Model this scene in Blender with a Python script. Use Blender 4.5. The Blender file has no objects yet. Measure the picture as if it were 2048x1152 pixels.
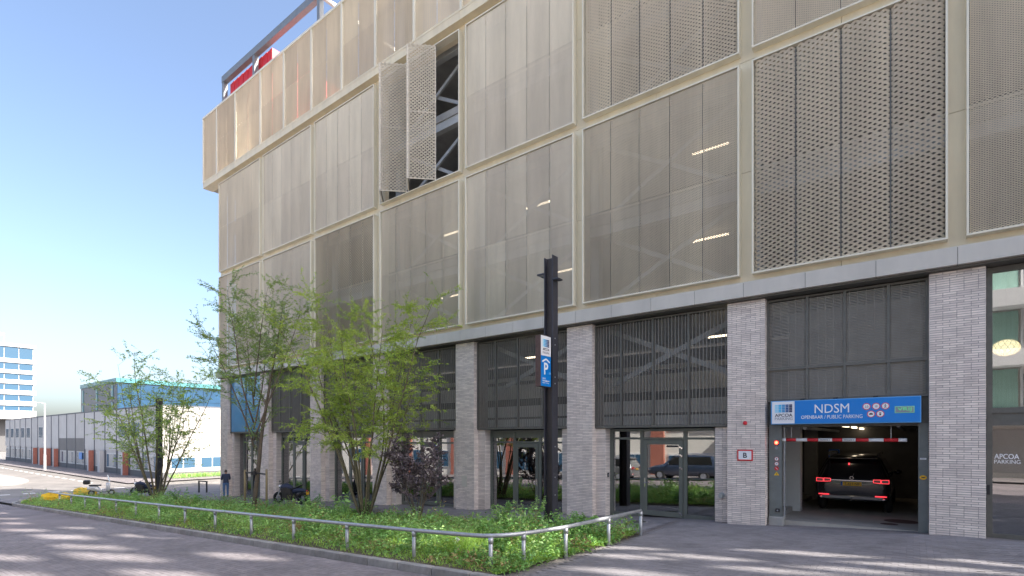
import bpy, math, random
import numpy as np
from mathutils import Vector, Matrix

random.seed(7)
NR = np.random.default_rng(7)
SC = bpy.context.scene
COL = SC.collection
R = math.radians

# ------------------------------------------------------------------ camera
cam_d = bpy.data.cameras.new('camera')
cam = bpy.data.objects.new('camera', cam_d)
COL.objects.link(cam)
cam.location = (0, -15.75, 2.3)
cam.rotation_euler = (R(90), 0, R(37.387))
cam_d.sensor_width = 36
cam_d.lens = 1050 / 2048 * 36
cam_d.shift_y = 300 / 2048
cam_d.clip_start = 0.1
cam_d.clip_end = 3000
SC.camera = cam

# ------------------------------------------------------------------ light
SUN_EL, SUN_AZ = 43.0, 20.0          # azimuth measured from +X towards +Y
w = bpy.data.worlds.new('World')
SC.world = w
w.use_nodes = True
nt = w.node_tree
sky = nt.nodes.new('ShaderNodeTexSky')
sky.sky_type = 'NISHITA'
sky.sun_disc = False
sky.sun_elevation = R(SUN_EL)
sky.sun_rotation = R(90 - SUN_AZ)
sky.altitude = 0
sky.air_density = 0.85
sky.dust_density = 3.6
sky.ozone_density = 1.0
bg = nt.nodes['Background']
bg.inputs['Strength'].default_value = 0.15
nt.links.new(sky.outputs[0], bg.inputs[0])
sun_d = bpy.data.lights.new('sun', 'SUN')
sun_d.energy = 5.0
sun_d.angle = R(0.4)
sun_d.color = (1.0, 0.93, 0.84)
sun = bpy.data.objects.new('sun', sun_d)
COL.objects.link(sun)
sdir = Vector((math.cos(R(SUN_EL)) * math.cos(R(SUN_AZ)), math.cos(R(SUN_EL)) * math.sin(R(SUN_AZ)), math.sin(R(SUN_EL))))
sun.rotation_euler = sdir.to_track_quat('Z', 'Y').to_euler()
sun.location = sdir * 100
vs = SC.view_settings
vs.view_transform = 'Standard'
vs.look = 'None'
vs.exposure = 1.40
vs.gamma = 1.0
vs.use_curve_mapping = False
SC.render.engine = 'CYCLES'
SC.cycles.use_denoising = True
SC.cycles.max_bounces = 8
SC.cycles.transparent_max_bounces = 16

# ------------------------------------------------------------------ materials
MATS = {}


def mat(name, col, rough=0.7, metal=0.0, var=0.0, scale=3.0, bump=0.0, bscale=60.0, spec=0.5, rnd=0.0, emit=None, es=0.0, trans=0.0, col2=None, coat=0.0, stretch=None, world=False):
    """Principled material with noise-driven tint, fine relief and per-piece tint."""
    m = bpy.data.materials.new(name)
    m.use_nodes = True
    t = m.node_tree
    p = t.nodes['Principled BSDF']
    p.inputs['Roughness'].default_value = rough
    p.inputs['Metallic'].default_value = metal
    p.inputs['Specular IOR Level'].default_value = spec
    if coat:
        p.inputs['Coat Weight'].default_value = coat
        p.inputs['Coat Roughness'].default_value = 0.05
    c = (*col, 1)
    p.inputs['Base Color'].default_value = c
    tc = t.nodes.new('ShaderNodeTexCoord')
    src = tc.outputs['Object']
    if world:
        src = t.nodes.new('ShaderNodeNewGeometry').outputs['Position']
    if stretch:
        mp = t.nodes.new('ShaderNodeMapping')
        mp.inputs['Scale'].default_value = stretch
        t.links.new(src, mp.inputs['Vector'])
        src = mp.outputs[0]
    out = None
    if var or col2:
        n = t.nodes.new('ShaderNodeTexNoise')
        n.inputs['Scale'].default_value = scale
        n.inputs['Detail'].default_value = 6
        n.inputs['Roughness'].default_value = 0.65
        t.links.new(src, n.inputs['Vector'])
        mx = t.nodes.new('ShaderNodeMix')
        mx.data_type = 'RGBA'
        ra = t.nodes.new('ShaderNodeMapRange')
        ra.inputs['From Min'].default_value = 0.3
        ra.inputs['From Max'].default_value = 0.7
        t.links.new(n.outputs['Fac'], ra.inputs['Value'])
        t.links.new(ra.outputs[0], mx.inputs[0])
        if col2:
            mx.inputs['A'].default_value = c
            mx.inputs['B'].default_value = (*col2, 1)
        else:
            mx.inputs['A'].default_value = (*[v * (1 - var) for v in col], 1)
            mx.inputs['B'].default_value = (*[min(1, v * (1 + var)) for v in col], 1)
        out = mx.outputs['Result']
    if rnd:
        at = t.nodes.new('ShaderNodeAttribute')
        at.attribute_name = 'rnd'
        oi = t.nodes.new('ShaderNodeObjectInfo')
        ad = t.nodes.new('ShaderNodeMath')
        ad.operation = 'ADD'
        t.links.new(at.outputs['Fac'], ad.inputs[0])
        t.links.new(oi.outputs['Random'], ad.inputs[1])
        fr = t.nodes.new('ShaderNodeMath')
        fr.operation = 'FRACT'
        t.links.new(ad.outputs[0], fr.inputs[0])
        mr = t.nodes.new('ShaderNodeMapRange')
        mr.inputs['To Min'].default_value = 1 - rnd
        mr.inputs['To Max'].default_value = 1 + rnd
        t.links.new(fr.outputs[0], mr.inputs['Value'])
        hs = t.nodes.new('ShaderNodeHueSaturation')
        hs.inputs['Color'].default_value = c
        if out:
            t.links.new(out, hs.inputs['Color'])
        t.links.new(mr.outputs[0], hs.inputs['Value'])
        mr2 = t.nodes.new('ShaderNodeMapRange')
        mr2.inputs['To Min'].default_value = 0.5 - rnd * 0.05
        mr2.inputs['To Max'].default_value = 0.5 + rnd * 0.05
        t.links.new(fr.outputs[0], mr2.inputs['Value'])
        t.links.new(mr2.outputs[0], hs.inputs['Hue'])
        out = hs.outputs[0]
    if out:
        t.links.new(out, p.inputs['Base Color'])
    if bump:
        nb = t.nodes.new('ShaderNodeTexNoise')
        nb.inputs['Scale'].default_value = bscale
        nb.inputs['Detail'].default_value = 4
        t.links.new(src, nb.inputs['Vector'])
        b = t.nodes.new('ShaderNodeBump')
        b.inputs['Strength'].default_value = bump
        b.inputs['Distance'].default_value = 0.02
        t.links.new(nb.outputs['Fac'], b.inputs['Height'])
        t.links.new(b.outputs[0], p.inputs['Normal'])
    if emit:
        p.inputs['Emission Color'].default_value = (*emit, 1)
        p.inputs['Emission Strength'].default_value = es
    if trans:
        tr = t.nodes.new('ShaderNodeBsdfTranslucent')
        tr.inputs['Color'].default_value = (min(1, col[0] * 1.6), min(1, col[1] * 1.5), col[2] * 0.8, 1)
        ms = t.nodes.new('ShaderNodeMixShader')
        ms.inputs[0].default_value = trans
        t.links.new(p.outputs[0], ms.inputs[1])
        t.links.new(tr.outputs[0], ms.inputs[2])
        t.links.new(ms.outputs[0], t.nodes['Material Output'].inputs[0])
    MATS[name] = m
    return m


def glass(name, tint=(0.75, 0.8, 0.8), refl=0.22, rough=0.01):
    m = bpy.data.materials.new(name)
    m.use_nodes = True
    t = m.node_tree
    t.nodes.remove(t.nodes['Principled BSDF'])
    g = t.nodes.new('ShaderNodeBsdfGlossy')
    g.inputs['Roughness'].default_value = rough
    g.inputs['Color'].default_value = (0.95, 0.97, 1, 1)
    tr = t.nodes.new('ShaderNodeBsdfTransparent')
    tr.inputs['Color'].default_value = (*tint, 1)
    lw = t.nodes.new('ShaderNodeLayerWeight')
    lw.inputs['Blend'].default_value = 0.45
    mr = t.nodes.new('ShaderNodeMapRange')
    mr.inputs['To Min'].default_value = refl
    mr.inputs['To Max'].default_value = 1.0
    t.links.new(lw.outputs['Fresnel'], mr.inputs['Value'])
    # slight waviness of the float glass
    tc = t.nodes.new('ShaderNodeTexCoord')
    nb = t.nodes.new('ShaderNodeTexNoise')
    nb.inputs['Scale'].default_value = 1.3
    b = t.nodes.new('ShaderNodeBump')
    b.inputs['Strength'].default_value = 0.012
    b.inputs['Distance'].default_value = 0.05
    t.links.new(tc.outputs['Object'], nb.inputs['Vector'])
    t.links.new(nb.outputs['Fac'], b.inputs['Height'])
    t.links.new(b.outputs[0], g.inputs['Normal'])
    ms = t.nodes.new('ShaderNodeMixShader')
    t.links.new(mr.outputs[0], ms.inputs[0])
    t.links.new(tr.outputs[0], ms.inputs[1])
    t.links.new(g.outputs[0], ms.inputs[2])
    t.links.new(ms.outputs[0], t.nodes['Material Output'].inputs[0])
    MATS[name] = m
    return m


def paving(name, c1, c2, mortar, bw, bh, rough=0.75, rot=0.0, var=0.25):
    """brick-paved sheet for the part of the street too far away to pick stones apart"""
    m = bpy.data.materials.new(name)
    m.use_nodes = True
    t = m.node_tree
    p = t.nodes['Principled BSDF']
    p.inputs['Roughness'].default_value = rough
    tc = t.nodes.new('ShaderNodeTexCoord')
    mp = t.nodes.new('ShaderNodeMapping')
    mp.inputs['Rotation'].default_value = (0, 0, rot)
    t.links.new(tc.outputs['Object'], mp.inputs[0])
    br = t.nodes.new('ShaderNodeTexBrick')
    br.inputs['Color1'].default_value = (*c1, 1)
    br.inputs['Color2'].default_value = (*c2, 1)
    br.inputs['Mortar'].default_value = (*mortar, 1)
    br.inputs['Scale'].default_value = 1
    br.inputs['Mortar Size'].default_value = 0.004
    br.inputs['Brick Width'].default_value = bw
    br.inputs['Row Height'].default_value = bh
    t.links.new(mp.outputs[0], br.inputs['Vector'])
    n = t.nodes.new('ShaderNodeTexNoise')
    n.inputs['Scale'].default_value = 0.5
    n.inputs['Detail'].default_value = 7
    t.links.new(tc.outputs['Object'], n.inputs['Vector'])
    mr = t.nodes.new('ShaderNodeMapRange')
    mr.inputs['From Min'].default_value = 0.3
    mr.inputs['From Max'].default_value = 0.7
    mr.inputs['To Min'].default_value = 1 - var
    mr.inputs['To Max'].default_value = 1 + var
    t.links.new(n.outputs['Fac'], mr.inputs['Value'])
    hs = t.nodes.new('ShaderNodeHueSaturation')
    t.links.new(br.outputs['Color'], hs.inputs['Color'])
    t.links.new(mr.outputs[0], hs.inputs['Value'])
    t.links.new(hs.outputs[0], p.inputs['Base Color'])
    b = t.nodes.new('ShaderNodeBump')
    b.inputs['Strength'].default_value = 0.4
    b.inputs['Distance'].default_value = 0.01
    b.invert = True
    t.links.new(br.outputs['Fac'], b.inputs['Height'])
    t.links.new(b.outputs[0], p.inputs['Normal'])
    MATS[name] = m
    return m


mat('brick', (0.78, 0.685, 0.62), 0.85, var=0.13, scale=2.2, bump=0.25, bscale=120, rnd=0.14, world=True)
mat('mortar', (0.33, 0.29, 0.27), 0.95, var=0.2, scale=8)
mat('champagne', (0.72, 0.62, 0.44), 0.5, metal=0.0, var=0.10, scale=1.6, spec=0.4, rnd=0.03, world=True, stretch=(1, 1, 0.18))
mat('frame_light', (0.74, 0.68, 0.54), 0.42, var=0.10, scale=1.6, world=True, stretch=(1, 1, 0.2))
mat('shutter_metal', (0.74, 0.68, 0.58), 0.45, var=0.1, scale=1.5)
mat('mesh_metal', (0.70, 0.635, 0.525), 0.5, metal=0.15, var=0.13, scale=1.1, rnd=0.08, world=True, stretch=(1, 1, 0.16))
mat('cornice', (0.56, 0.52, 0.455), 0.5, metal=0.0, var=0.10, scale=1.2, rnd=0.05, world=True, stretch=(1, 1, 0.3))
mat('dark_steel', (0.13, 0.125, 0.11), 0.55, metal=0.2, var=0.15, scale=5)
mat('grille', (0.26, 0.24, 0.21), 0.55, metal=0.2, var=0.12, scale=3)
mat('door_frame', (0.13, 0.14, 0.12), 0.5, var=0.12, scale=3)
mat('jamb_grey', (0.16, 0.175, 0.17), 0.5, var=0.15, scale=4)
mat('concrete', (0.34, 0.33, 0.31), 0.85, var=0.2, scale=1.3, bump=0.2, bscale=40)
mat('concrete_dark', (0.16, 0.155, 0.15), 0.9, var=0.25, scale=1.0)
mat('concrete_floor', (0.36, 0.33, 0.29), 0.7, var=0.22, scale=1.1, bump=0.1)
mat('white_wall', (0.66, 0.65, 0.62), 0.8, var=0.06, scale=1)
mat('soffit', (0.42, 0.36, 0.26), 0.7, var=0.05)
mat('galv', (0.42, 0.44, 0.46), 0.42, metal=0.55, var=0.14, scale=9, bump=0.08)
mat('brace', (0.45, 0.45, 0.44), 0.5, metal=0.2, var=0.1)
mat('black_metal', (0.022, 0.022, 0.024), 0.45, var=0.2, scale=6)
mat('black_plastic', (0.02, 0.02, 0.022), 0.55)
mat('rubber', (0.018, 0.018, 0.018), 0.85)
mat('car_paint', (0.006, 0.006, 0.008), 0.22, coat=1.0)
mat('car_blue', (0.03, 0.045, 0.08), 0.25, coat=1.0)
mat('car_grey', (0.2, 0.21, 0.22), 0.25, metal=0.5, coat=1.0)
mat('car_glass', (0.006, 0.007, 0.008), 0.05, spec=0.8)
mat('chrome', (0.7, 0.7, 0.72), 0.12, metal=1.0)
mat('red_glow', (0.5, 0.01, 0.01), 0.3, emit=(1.0, 0.05, 0.07), es=0.7)
mat('signal_glow', (0.6, 0.02, 0.01), 0.3, emit=(1.0, 0.06, 0.03), es=6)
mat('green_glow', (0.1, 0.5, 0.2), 0.3, emit=(0.15, 0.9, 0.4), es=0.15)
mat('lamp_dark', (0.10, 0.004, 0.008), 0.15, coat=1.0)
mat('plate_yellow', (0.75, 0.42, 0.02), 0.5)
mat('plate_blue', (0.02, 0.12, 0.5), 0.5)
mat('sign_blue', (0.0, 0.20, 0.62), 0.35, var=0.03, scale=2)
mat('sign_edge', (0.10, 0.36, 0.70), 0.4)
mat('sign_white', (0.80, 0.80, 0.82), 0.4)
mat('sign_red', (0.66, 0.02, 0.03), 0.4)
mat('print_dark', (0.03, 0.035, 0.05), 0.5)
mat('print_grey', (0.25, 0.26, 0.3), 0.5)
for i, c in enumerate([(0.32, 0.68, 0.86), (0.05, 0.47, 0.78), (0.02, 0.28, 0.58), (0.02, 0.09, 0.26), (0.015, 0.03, 0.10)]):
    mat('logo%d' % i, c, 0.4)
mat('letter_white', (0.82, 0.83, 0.85), 0.5)
mat('sticker_green', (0.25, 0.62, 0.40), 0.5)
mat('yellow', (0.80, 0.50, 0.01), 0.55, var=0.08, scale=4)
mat('red_paint', (0.62, 0.018, 0.03), 0.45, var=0.05)
mat('steel_blue', (0.20, 0.22, 0.24), 0.5, metal=0.2, var=0.1)
mat('beam_brown', (0.075, 0.062, 0.058), 0.6, metal=0.25, var=0.35, scale=2.5, bump=0.1, stretch=(1, 1, 0.25))
mat('beam_face', (0.055, 0.055, 0.068), 0.5, metal=0.3, var=0.25, scale=3, stretch=(1, 1, 0.3))
mat('corten', (0.10, 0.06, 0.05), 0.8, var=0.3, scale=6)
mat('bark', (0.20, 0.165, 0.10), 0.9, col2=(0.11, 0.10, 0.06), scale=9, bump=0.5, bscale=50)
mat('bark_dark', (0.10, 0.08, 0.06), 0.9, col2=(0.17, 0.13, 0.09), scale=9, bump=0.5, bscale=50)
mat('wood_stake', (0.28, 0.22, 0.12), 0.85, var=0.25, scale=8, stretch=(1, 1, 0.2))
mat('leaf_lime', (0.38, 0.50, 0.10), 0.55, rnd=0.35, trans=0.5)
mat('leaf_pale', (0.42, 0.52, 0.14), 0.5, rnd=0.3, trans=0.5)
mat('leaf_green', (0.25, 0.36, 0.10), 0.55, rnd=0.4, trans=0.45)
mat('leaf_blue', (0.19, 0.29, 0.14), 0.5, rnd=0.4, trans=0.4)
mat('leaf_purple', (0.15, 0.12, 0.135), 0.5, rnd=0.45, trans=0.12)
mat('grass', (0.32, 0.50, 0.10), 0.6, rnd=0.45, trans=0.30)
mat('weed', (0.19, 0.36, 0.10), 0.55, rnd=0.45, trans=0.25)
mat('weed_light', (0.31, 0.50, 0.16), 0.5, rnd=0.35, trans=0.25)
mat('dry', (0.33, 0.26, 0.12), 0.8, rnd=0.35, trans=0.2)
mat('soil', (0.10, 0.085, 0.055), 0.95, var=0.4, scale=3, bump=0.8, bscale=25)
mat('kerb', (0.27, 0.265, 0.255), 0.85, var=0.22, scale=5, bump=0.3, bscale=70, rnd=0.14)
mat('paver', (0.205, 0.195, 0.205), 0.78, var=0.24, scale=0.8, bump=0.2, bscale=90, rnd=0.11, world=True)
mat('road_paver', (0.205, 0.187, 0.196), 0.78, var=0.26, scale=0.6, bump=0.2, bscale=90, rnd=0.12, world=True)
mat('joint', (0.075, 0.07, 0.066), 0.95, var=0.3, scale=4)
paving('pavement_far', (0.185, 0.165, 0.165), (0.21, 0.188, 0.186), (0.11, 0.10, 0.10), 0.21, 0.07)
paving('road_far', (0.195, 0.165, 0.17), (0.21, 0.18, 0.184), (0.13, 0.115, 0.115), 0.21, 0.07)
paving('road_sunny', (0.185, 0.17, 0.155), (0.2, 0.185, 0.168), (0.15, 0.14, 0.13), 0.4, 0.2)
mat('paint_white', (0.7, 0.7, 0.68), 0.7, var=0.2, scale=6)
mat('ground', (0.20, 0.19, 0.18), 0.9, var=0.2, scale=0.3)
mat('skin', (0.45, 0.26, 0.18), 0.6)
mat('hair', (0.08, 0.06, 0.05), 0.8)
mat('denim', (0.07, 0.14, 0.28), 0.85, var=0.15, scale=20)
mat('navy', (0.035, 0.045, 0.085), 0.85, var=0.15, scale=20)
mat('clad_grey', (0.50, 0.485, 0.475), 0.7, var=0.08, scale=0.6, rnd=0.05)
mat('clad_dark', (0.16, 0.155, 0.155), 0.7, var=0.1, scale=0.6)
mat('rib_dark', (0.10, 0.11, 0.13), 0.6)
mat('corr_white', (0.42, 0.405, 0.385), 0.6, var=0.05)
mat('plinth', (0.12, 0.12, 0.125), 0.8, var=0.1)
mat('brick_orange', (0.38, 0.14, 0.10), 0.85, var=0.15, scale=6)
mat('plaster', (0.76, 0.73, 0.67), 0.85, var=0.06, scale=0.8)
mat('office_white', (0.72, 0.72, 0.72), 0.6, var=0.03)
mat('office_glass', (0.04, 0.10, 0.17), 0.25, spec=0.4)
mat('blue_glass', (0.014, 0.06, 0.125), 0.4, spec=0.3, var=0.25, scale=0.25)
mat('blue_dark', (0.02, 0.04, 0.07), 0.4, spec=0.3, var=0.3, scale=0.3)
mat('teal', (0.06, 0.22, 0.25), 0.4)
mat('teal_glass', (0.09, 0.27, 0.47), 0.12, spec=0.8, var=0.12, scale=0.4)
mat('curtain', (0.35, 0.55, 0.47), 0.8, var=0.15, scale=5, stretch=(4, 1, 0.1))
mat('tube_light', (1, 0.9, 0.7), 0.4, emit=(1.0, 0.82, 0.58), es=1.6)
mat('tube_dim', (1, 0.9, 0.7), 0.4, emit=(1.0, 0.82, 0.58), es=1.2)
mat('lantern_glow', (0.8, 0.7, 0.45), 0.6, emit=(1.0, 0.80, 0.50), es=3.6)
mat('lantern_wire', (0.5, 0.42, 0.26), 0.6)
mat('scooter_white', (0.6, 0.6, 0.6), 0.3, coat=0.6)
mat('orange', (0.75, 0.25, 0.04), 0.5)
mat('shop_red', (0.55, 0.06, 0.05), 0.6)
mat('interior', (0.5, 0.49, 0.46), 0.9, var=0.1)
mat('interior_dark', (0.06, 0.06, 0.06), 0.9, var=0.2)
glass('shop_glass', (0.42, 0.46, 0.45), 0.24)
glass('big_glass', (0.50, 0.51, 0.48), 0.30)
glass('far_glass', (0.35, 0.42, 0.45), 0.35)


# ------------------------------------------------------------------ helpers
class MB:
    def __init__(self):
        self.v, self.f, self.r = [], [], []

    def quad(self, a, b, c, d, r=0.0):
        n = len(self.v)
        self.v += [a, b, c, d]
        self.f.append((n, n + 1, n + 2, n + 3))
        self.r.append(r)
        return self

    def poly(self, pts, r=0.0):
        n = len(self.v)
        self.v += list(pts)
        self.f.append(tuple(range(n, n + len(pts))))
        self.r.append(r)
        return self

    def box(self, x0, x1, y0, y1, z0, z1, r=0.0, skip=()):
        n = len(self.v)
        self.v += [(x0, y0, z0), (x1, y0, z0), (x1, y1, z0), (x0, y1, z0), (x0, y0, z1), (x1, y0, z1), (x1, y1, z1), (x0, y1, z1)]
        F = {'b': (0, 3, 2, 1), 't': (4, 5, 6, 7), 'f': (0, 1, 5, 4), 'r': (1, 2, 6, 5), 'k': (2, 3, 7, 6), 'l': (3, 0, 4, 7)}
        for k, q in F.items():
            if k not in skip:
                self.f.append(tuple(n + i for i in q))
                self.r.append(r)
        return self

    def bbox(self, x0, x1, y0, y1, z0, z1, b=0.01, r=0.0):
        """box with chamfered vertical and top edges"""
        def ring(z, i):
            return [(x0 + i + b, y0 + i, z), (x1 - i - b, y0 + i, z), (x1 - i, y0 + i + b, z), (x1 - i, y1 - i - b, z), (x1 - i - b, y1 - i, z), (x0 + i + b, y1 - i, z), (x0 + i, y1 - i - b, z), (x0 + i, y0 + i + b, z)]
        n = len(self.v)
        self.v += ring(z0, b) + ring(z0 + b, 0) + ring(z1 - b, 0) + ring(z1, b)
        for k in range(3):
            for i in range(8):
                j = (i + 1) % 8
                self.f.append((n + k * 8 + i, n + k * 8 + j, n + k * 8 + 8 + j, n + k * 8 + 8 + i))
                self.r.append(r)
        self.f.append(tuple(n + 7 - i for i in range(8)))
        self.f.append(tuple(n + 24 + i for i in range(8)))
        self.r += [r, r]
        return self

    def bar(self, p0, p1, w, h, up=(0, 0, 1), r=0.0):
        p0, p1 = Vector(p0), Vector(p1)
        d = (p1 - p0).normalized()
        u = Vector(up)
        if abs(d.dot(u)) > 0.98:
            u = Vector((0, 1, 0))
        s = d.cross(u).normalized()
        u = s.cross(d).normalized()
        n = len(self.v)
        for p in (p0, p1):
            for a, b in ((-1, -1), (1, -1), (1, 1), (-1, 1)):
                self.v.append(tuple(p + s * (a * w / 2) + u * (b * h / 2)))
        for q in ((0, 1, 2, 3), (7, 6, 5, 4), (0, 4, 5, 1), (1, 5, 6, 2), (2, 6, 7, 3), (3, 7, 4, 0)):
            self.f.append(tuple(n + i for i in q))
            self.r.append(r)
        return self

    def tube(self, pts, rad, n=8, caps=True, r=0.0):
        pts = [Vector(p) for p in pts]
        if not hasattr(rad, '__len__'):
            rad = [rad] * len(pts)
        base = len(self.v)
        side = None
        for i, p in enumerate(pts):
            if i == 0:
                d = pts[1] - pts[0]
            elif i == len(pts) - 1:
                d = pts[-1] - pts[-2]
            else:
                d = pts[i + 1] - pts[i - 1]
            d.normalize()
            if side is None:
                a = Vector((0, 0, 1)) if abs(d.z) < 0.9 else Vector((1, 0, 0))
                side = d.cross(a).normalized()
            side = (side - d * side.dot(d)).normalized()
            up = d.cross(side)
            for k in range(n):
                t = 2 * math.pi * k / n
                self.v.append(tuple(p + (side * math.cos(t) + up * math.sin(t)) * rad[i]))
        for i in range(len(pts) - 1):
            for k in range(n):
                a, b = base + i * n + k, base + i * n + (k + 1) % n
                self.f.append((a, b, b + n, a + n))
                self.r.append(r)
        if caps:
            self.f.append(tuple(base + n - 1 - k for k in range(n)))
            self.f.append(tuple(base + (len(pts) - 1) * n + k for k in range(n)))
            self.r += [r, r]
        return self

    def disc(self, c, nrm, rad, n=16, r=0.0, rx=None):
        c, d = Vector(c), Vector(nrm).normalized()
        a = Vector((0, 0, 1)) if abs(d.z) < 0.9 else Vector((1, 0, 0))
        s = a.cross(d).normalized()
        u = d.cross(s)
        return self.poly([tuple(c + s * math.cos(2 * math.pi * k / n) * (rx or rad) + u * math.sin(2 * math.pi * k / n) * rad) for k in range(n)], r)

    def torus(self, c, axis, R0, r0, n=24, m=10):
        c, d = Vector(c), Vector(axis).normalized()
        a = Vector((0, 0, 1)) if abs(d.z) < 0.9 else Vector((1, 0, 0))
        s = a.cross(d).normalized()
        u = d.cross(s)
        b = len(self.v)
        for i in range(n):
            t = 2 * math.pi * i / n
            e = s * math.cos(t) + u * math.sin(t)
            for j in range(m):
                q = 2 * math.pi * j / m
                self.v.append(tuple(c + e * (R0 + r0 * math.cos(q)) + d * (r0 * math.sin(q))))
        for i in range(n):
            for j in range(m):
                A, B = b + i * m + j, b + i * m + (j + 1) % m
                C, D = b + ((i + 1) % n) * m + (j + 1) % m, b + ((i + 1) % n) * m + j
                self.f.append((A, D, C, B))
                self.r.append(0)
        return self

    def ell(self, c, rx, ry, rz, n=14, m=9):
        b = len(self.v)
        for i in range(m + 1):
            t = math.pi * i / m
            for k in range(n):
                q = 2 * math.pi * k / n
                self.v.append((c[0] + rx * math.sin(t) * math.cos(q), c[1] + ry * math.sin(t) * math.sin(q), c[2] + rz * math.cos(t)))
        for i in range(m):
            for k in range(n):
                self.f.append((b + i * n + k, b + (i + 1) * n + k, b + (i + 1) * n + (k + 1) % n, b + i * n + (k + 1) % n))
                self.r.append(0)
        return self

    def loft(self, rings, caps=True):
        b, n = len(self.v), len(rings[0])
        for rg in rings:
            self.v += [tuple(p) for p in rg]
        for i in range(len(rings) - 1):
            for k in range(n):
                A, B = b + i * n + k, b + i * n + (k + 1) % n
                self.f.append((A, B, B + n, A + n))
                self.r.append(0)
        if caps:
            self.f.append(tuple(b + n - 1 - k for k in range(n)))
            self.f.append(tuple(b + (len(rings) - 1) * n + k for k in range(n)))
            self.r += [0, 0]
        return self

    def mesh(self, name, m=None, smooth=False):
        me = bpy.data.meshes.new(name)
        me.from_pydata(self.v, [], self.f)
        if any(self.r):
            a = me.attributes.new('rnd', 'FLOAT', 'FACE')
            a.data.foreach_set('value', self.r)
        if m:
            me.materials.append(MATS[m])
        if smooth:
            me.polygons.foreach_set('use_smooth', [True] * len(me.polygons))
        me.update()
        return me

    def build(self, name, m, parent=None, smooth=False):
        return link(name, self.mesh(name, m, smooth), parent)


def link(name, me, parent=None, loc=None, rz=None):
    o = bpy.data.objects.new(name, me)
    COL.objects.link(o)
    if parent:
        o.parent = parent
    if loc:
        o.location = loc
    if rz is not None:
        o.rotation_euler = (0, 0, rz)
    return o


def tag(o, label, cat, group=None):
    o['label'] = label
    o['category'] = cat
    if group:
        o['group'] = group
    return o


def thing(name, label, cat, loc=(0, 0, 0), rz=0, group=None):
    o = bpy.data.objects.new(name, None)
    COL.objects.link(o)
    o.location = loc
    o.rotation_euler = (0, 0, rz)
    o.empty_display_size = 0.2
    return tag(o, label, cat, group)


def struct(o):
    o['kind'] = 'structure'
    return o


def stuff(o):
    o['kind'] = 'stuff'
    return o


def copy_tree(o, parent=None):
    c = o.copy()
    COL.objects.link(c)
    c.parent = parent
    for ch in o.children:
        copy_tree(ch, c)
    return c


def text(name, s, size, loc, m, parent, rot=(R(90), 0, 0), align='CENTER', ext=0.002, bold=0.0, sx=1.0):
    cu = bpy.data.curves.new(name, 'FONT')
    cu.body = s
    cu.size = size
    cu.align_x = align
    cu.extrude = ext
    cu.offset = bold
    cu.resolution_u = 3
    t = bpy.data.objects.new('tmp', cu)
    COL.objects.link(t)
    dg = bpy.context.evaluated_depsgraph_get()
    me = bpy.data.meshes.new_from_object(t.evaluated_get(dg))
    bpy.data.objects.remove(t)
    me.materials.clear()
    me.materials.append(MATS[m])
    o = link(name, me, parent, loc)
    o.rotation_euler = rot
    o.scale = (sx, 1, 1)
    return o


def fit_text(name, s, a0, a1, z0, z1, c, m, parent, face='-y', bold=0.0):
    """lettering stretched to a given box on a wall: a = x (or y on a +X face), c = the wall plane"""
    o = text(name, s, 1.0, (0, 0, 0), m, parent, align='LEFT', ext=0.002, bold=bold)
    co = [v.co for v in o.data.vertices]
    x0, x1 = min(v.x for v in co), max(v.x for v in co)
    y0, y1 = min(v.y for v in co), max(v.y for v in co)
    sx, sy = (a1 - a0) / (x1 - x0), (z1 - z0) / (y1 - y0)
    o.scale = (sx, sy, 1)
    if face == '-y':
        o.location = (a0 - x0 * sx, c, z0 - y0 * sy)
        o.rotation_euler = (R(90), 0, 0)
    else:
        o.location = (c, a0 - x0 * sx, z0 - y0 * sy)
        o.rotation_euler = (R(90), 0, R(90))
    return o


def G(x):
    """street level: the street falls 4 % to the left and levels out"""
    return 0.05 - 0.0425 * (0.8 - min(max(x, -55), 0.8))


# ------------------------------------------------------------------ setting: ground, street
def sheet(name, m, xs, ys, dz, zf=G):
    mb = MB()
    for i in range(len(xs) - 1):
        for j in range(len(ys) - 1):
            a, b, c, d = xs[i], xs[i + 1], ys[j], ys[j + 1]
            mb.quad((a, c, zf(a) + dz), (b, c, zf(b) + dz), (b, d, zf(b) + dz), (a, d, zf(a) + dz))
    return struct(mb.build(name, m))


XS = [-55, -45, -30, -15, 0.8, 40]
sheet('ground', 'ground', [-1200, -150, -55, -30, 0.8, 60, 1200], [-1200, -60, 0, 60, 1200], -0.16)
road = sheet('road', 'road_far', XS, [-20.5, -8.55], -0.10)
pavement = sheet('pavement', 'pavement_far', XS, [-8.40, 0.95], 0.0)
sheet('pavement', 'pavement_far', [-55, -45, -36.4], [0.95, 40], 0.0)
sheet('pavement', 'pavement_far', XS, [-24.5, -20.35], 0.0)
sheet('road', 'road_sunny', [-160, -55], [-40, 60], -0.10)
sheet('pavement', 'pavement_far', [-160, -68.2], [3.0, 7.4], 0.02)
sheet('pavement', 'pavement_far', [-68.2, -63.5], [3.0, 60], 0.02)
# dashed give-way and lane lines on the sunny cross street
mb = MB()
zz = G(-60) - 0.092
for k in range(26):
    x = -150 + k * 3.2
    mb.quad((x, 1.1, zz), (x + 1.7, 1.1, zz), (x + 1.7, 1.35, zz), (x, 1.35, zz))
for k in range(14):
    y = -20 + k * 1.6
    mb.quad((-60.0, y, zz), (-59.5, y, zz), (-59.5, y + 0.8, zz), (-60.0, y + 0.8, zz))
struct(mb.build('road_marking', 'paint_white'))
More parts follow.
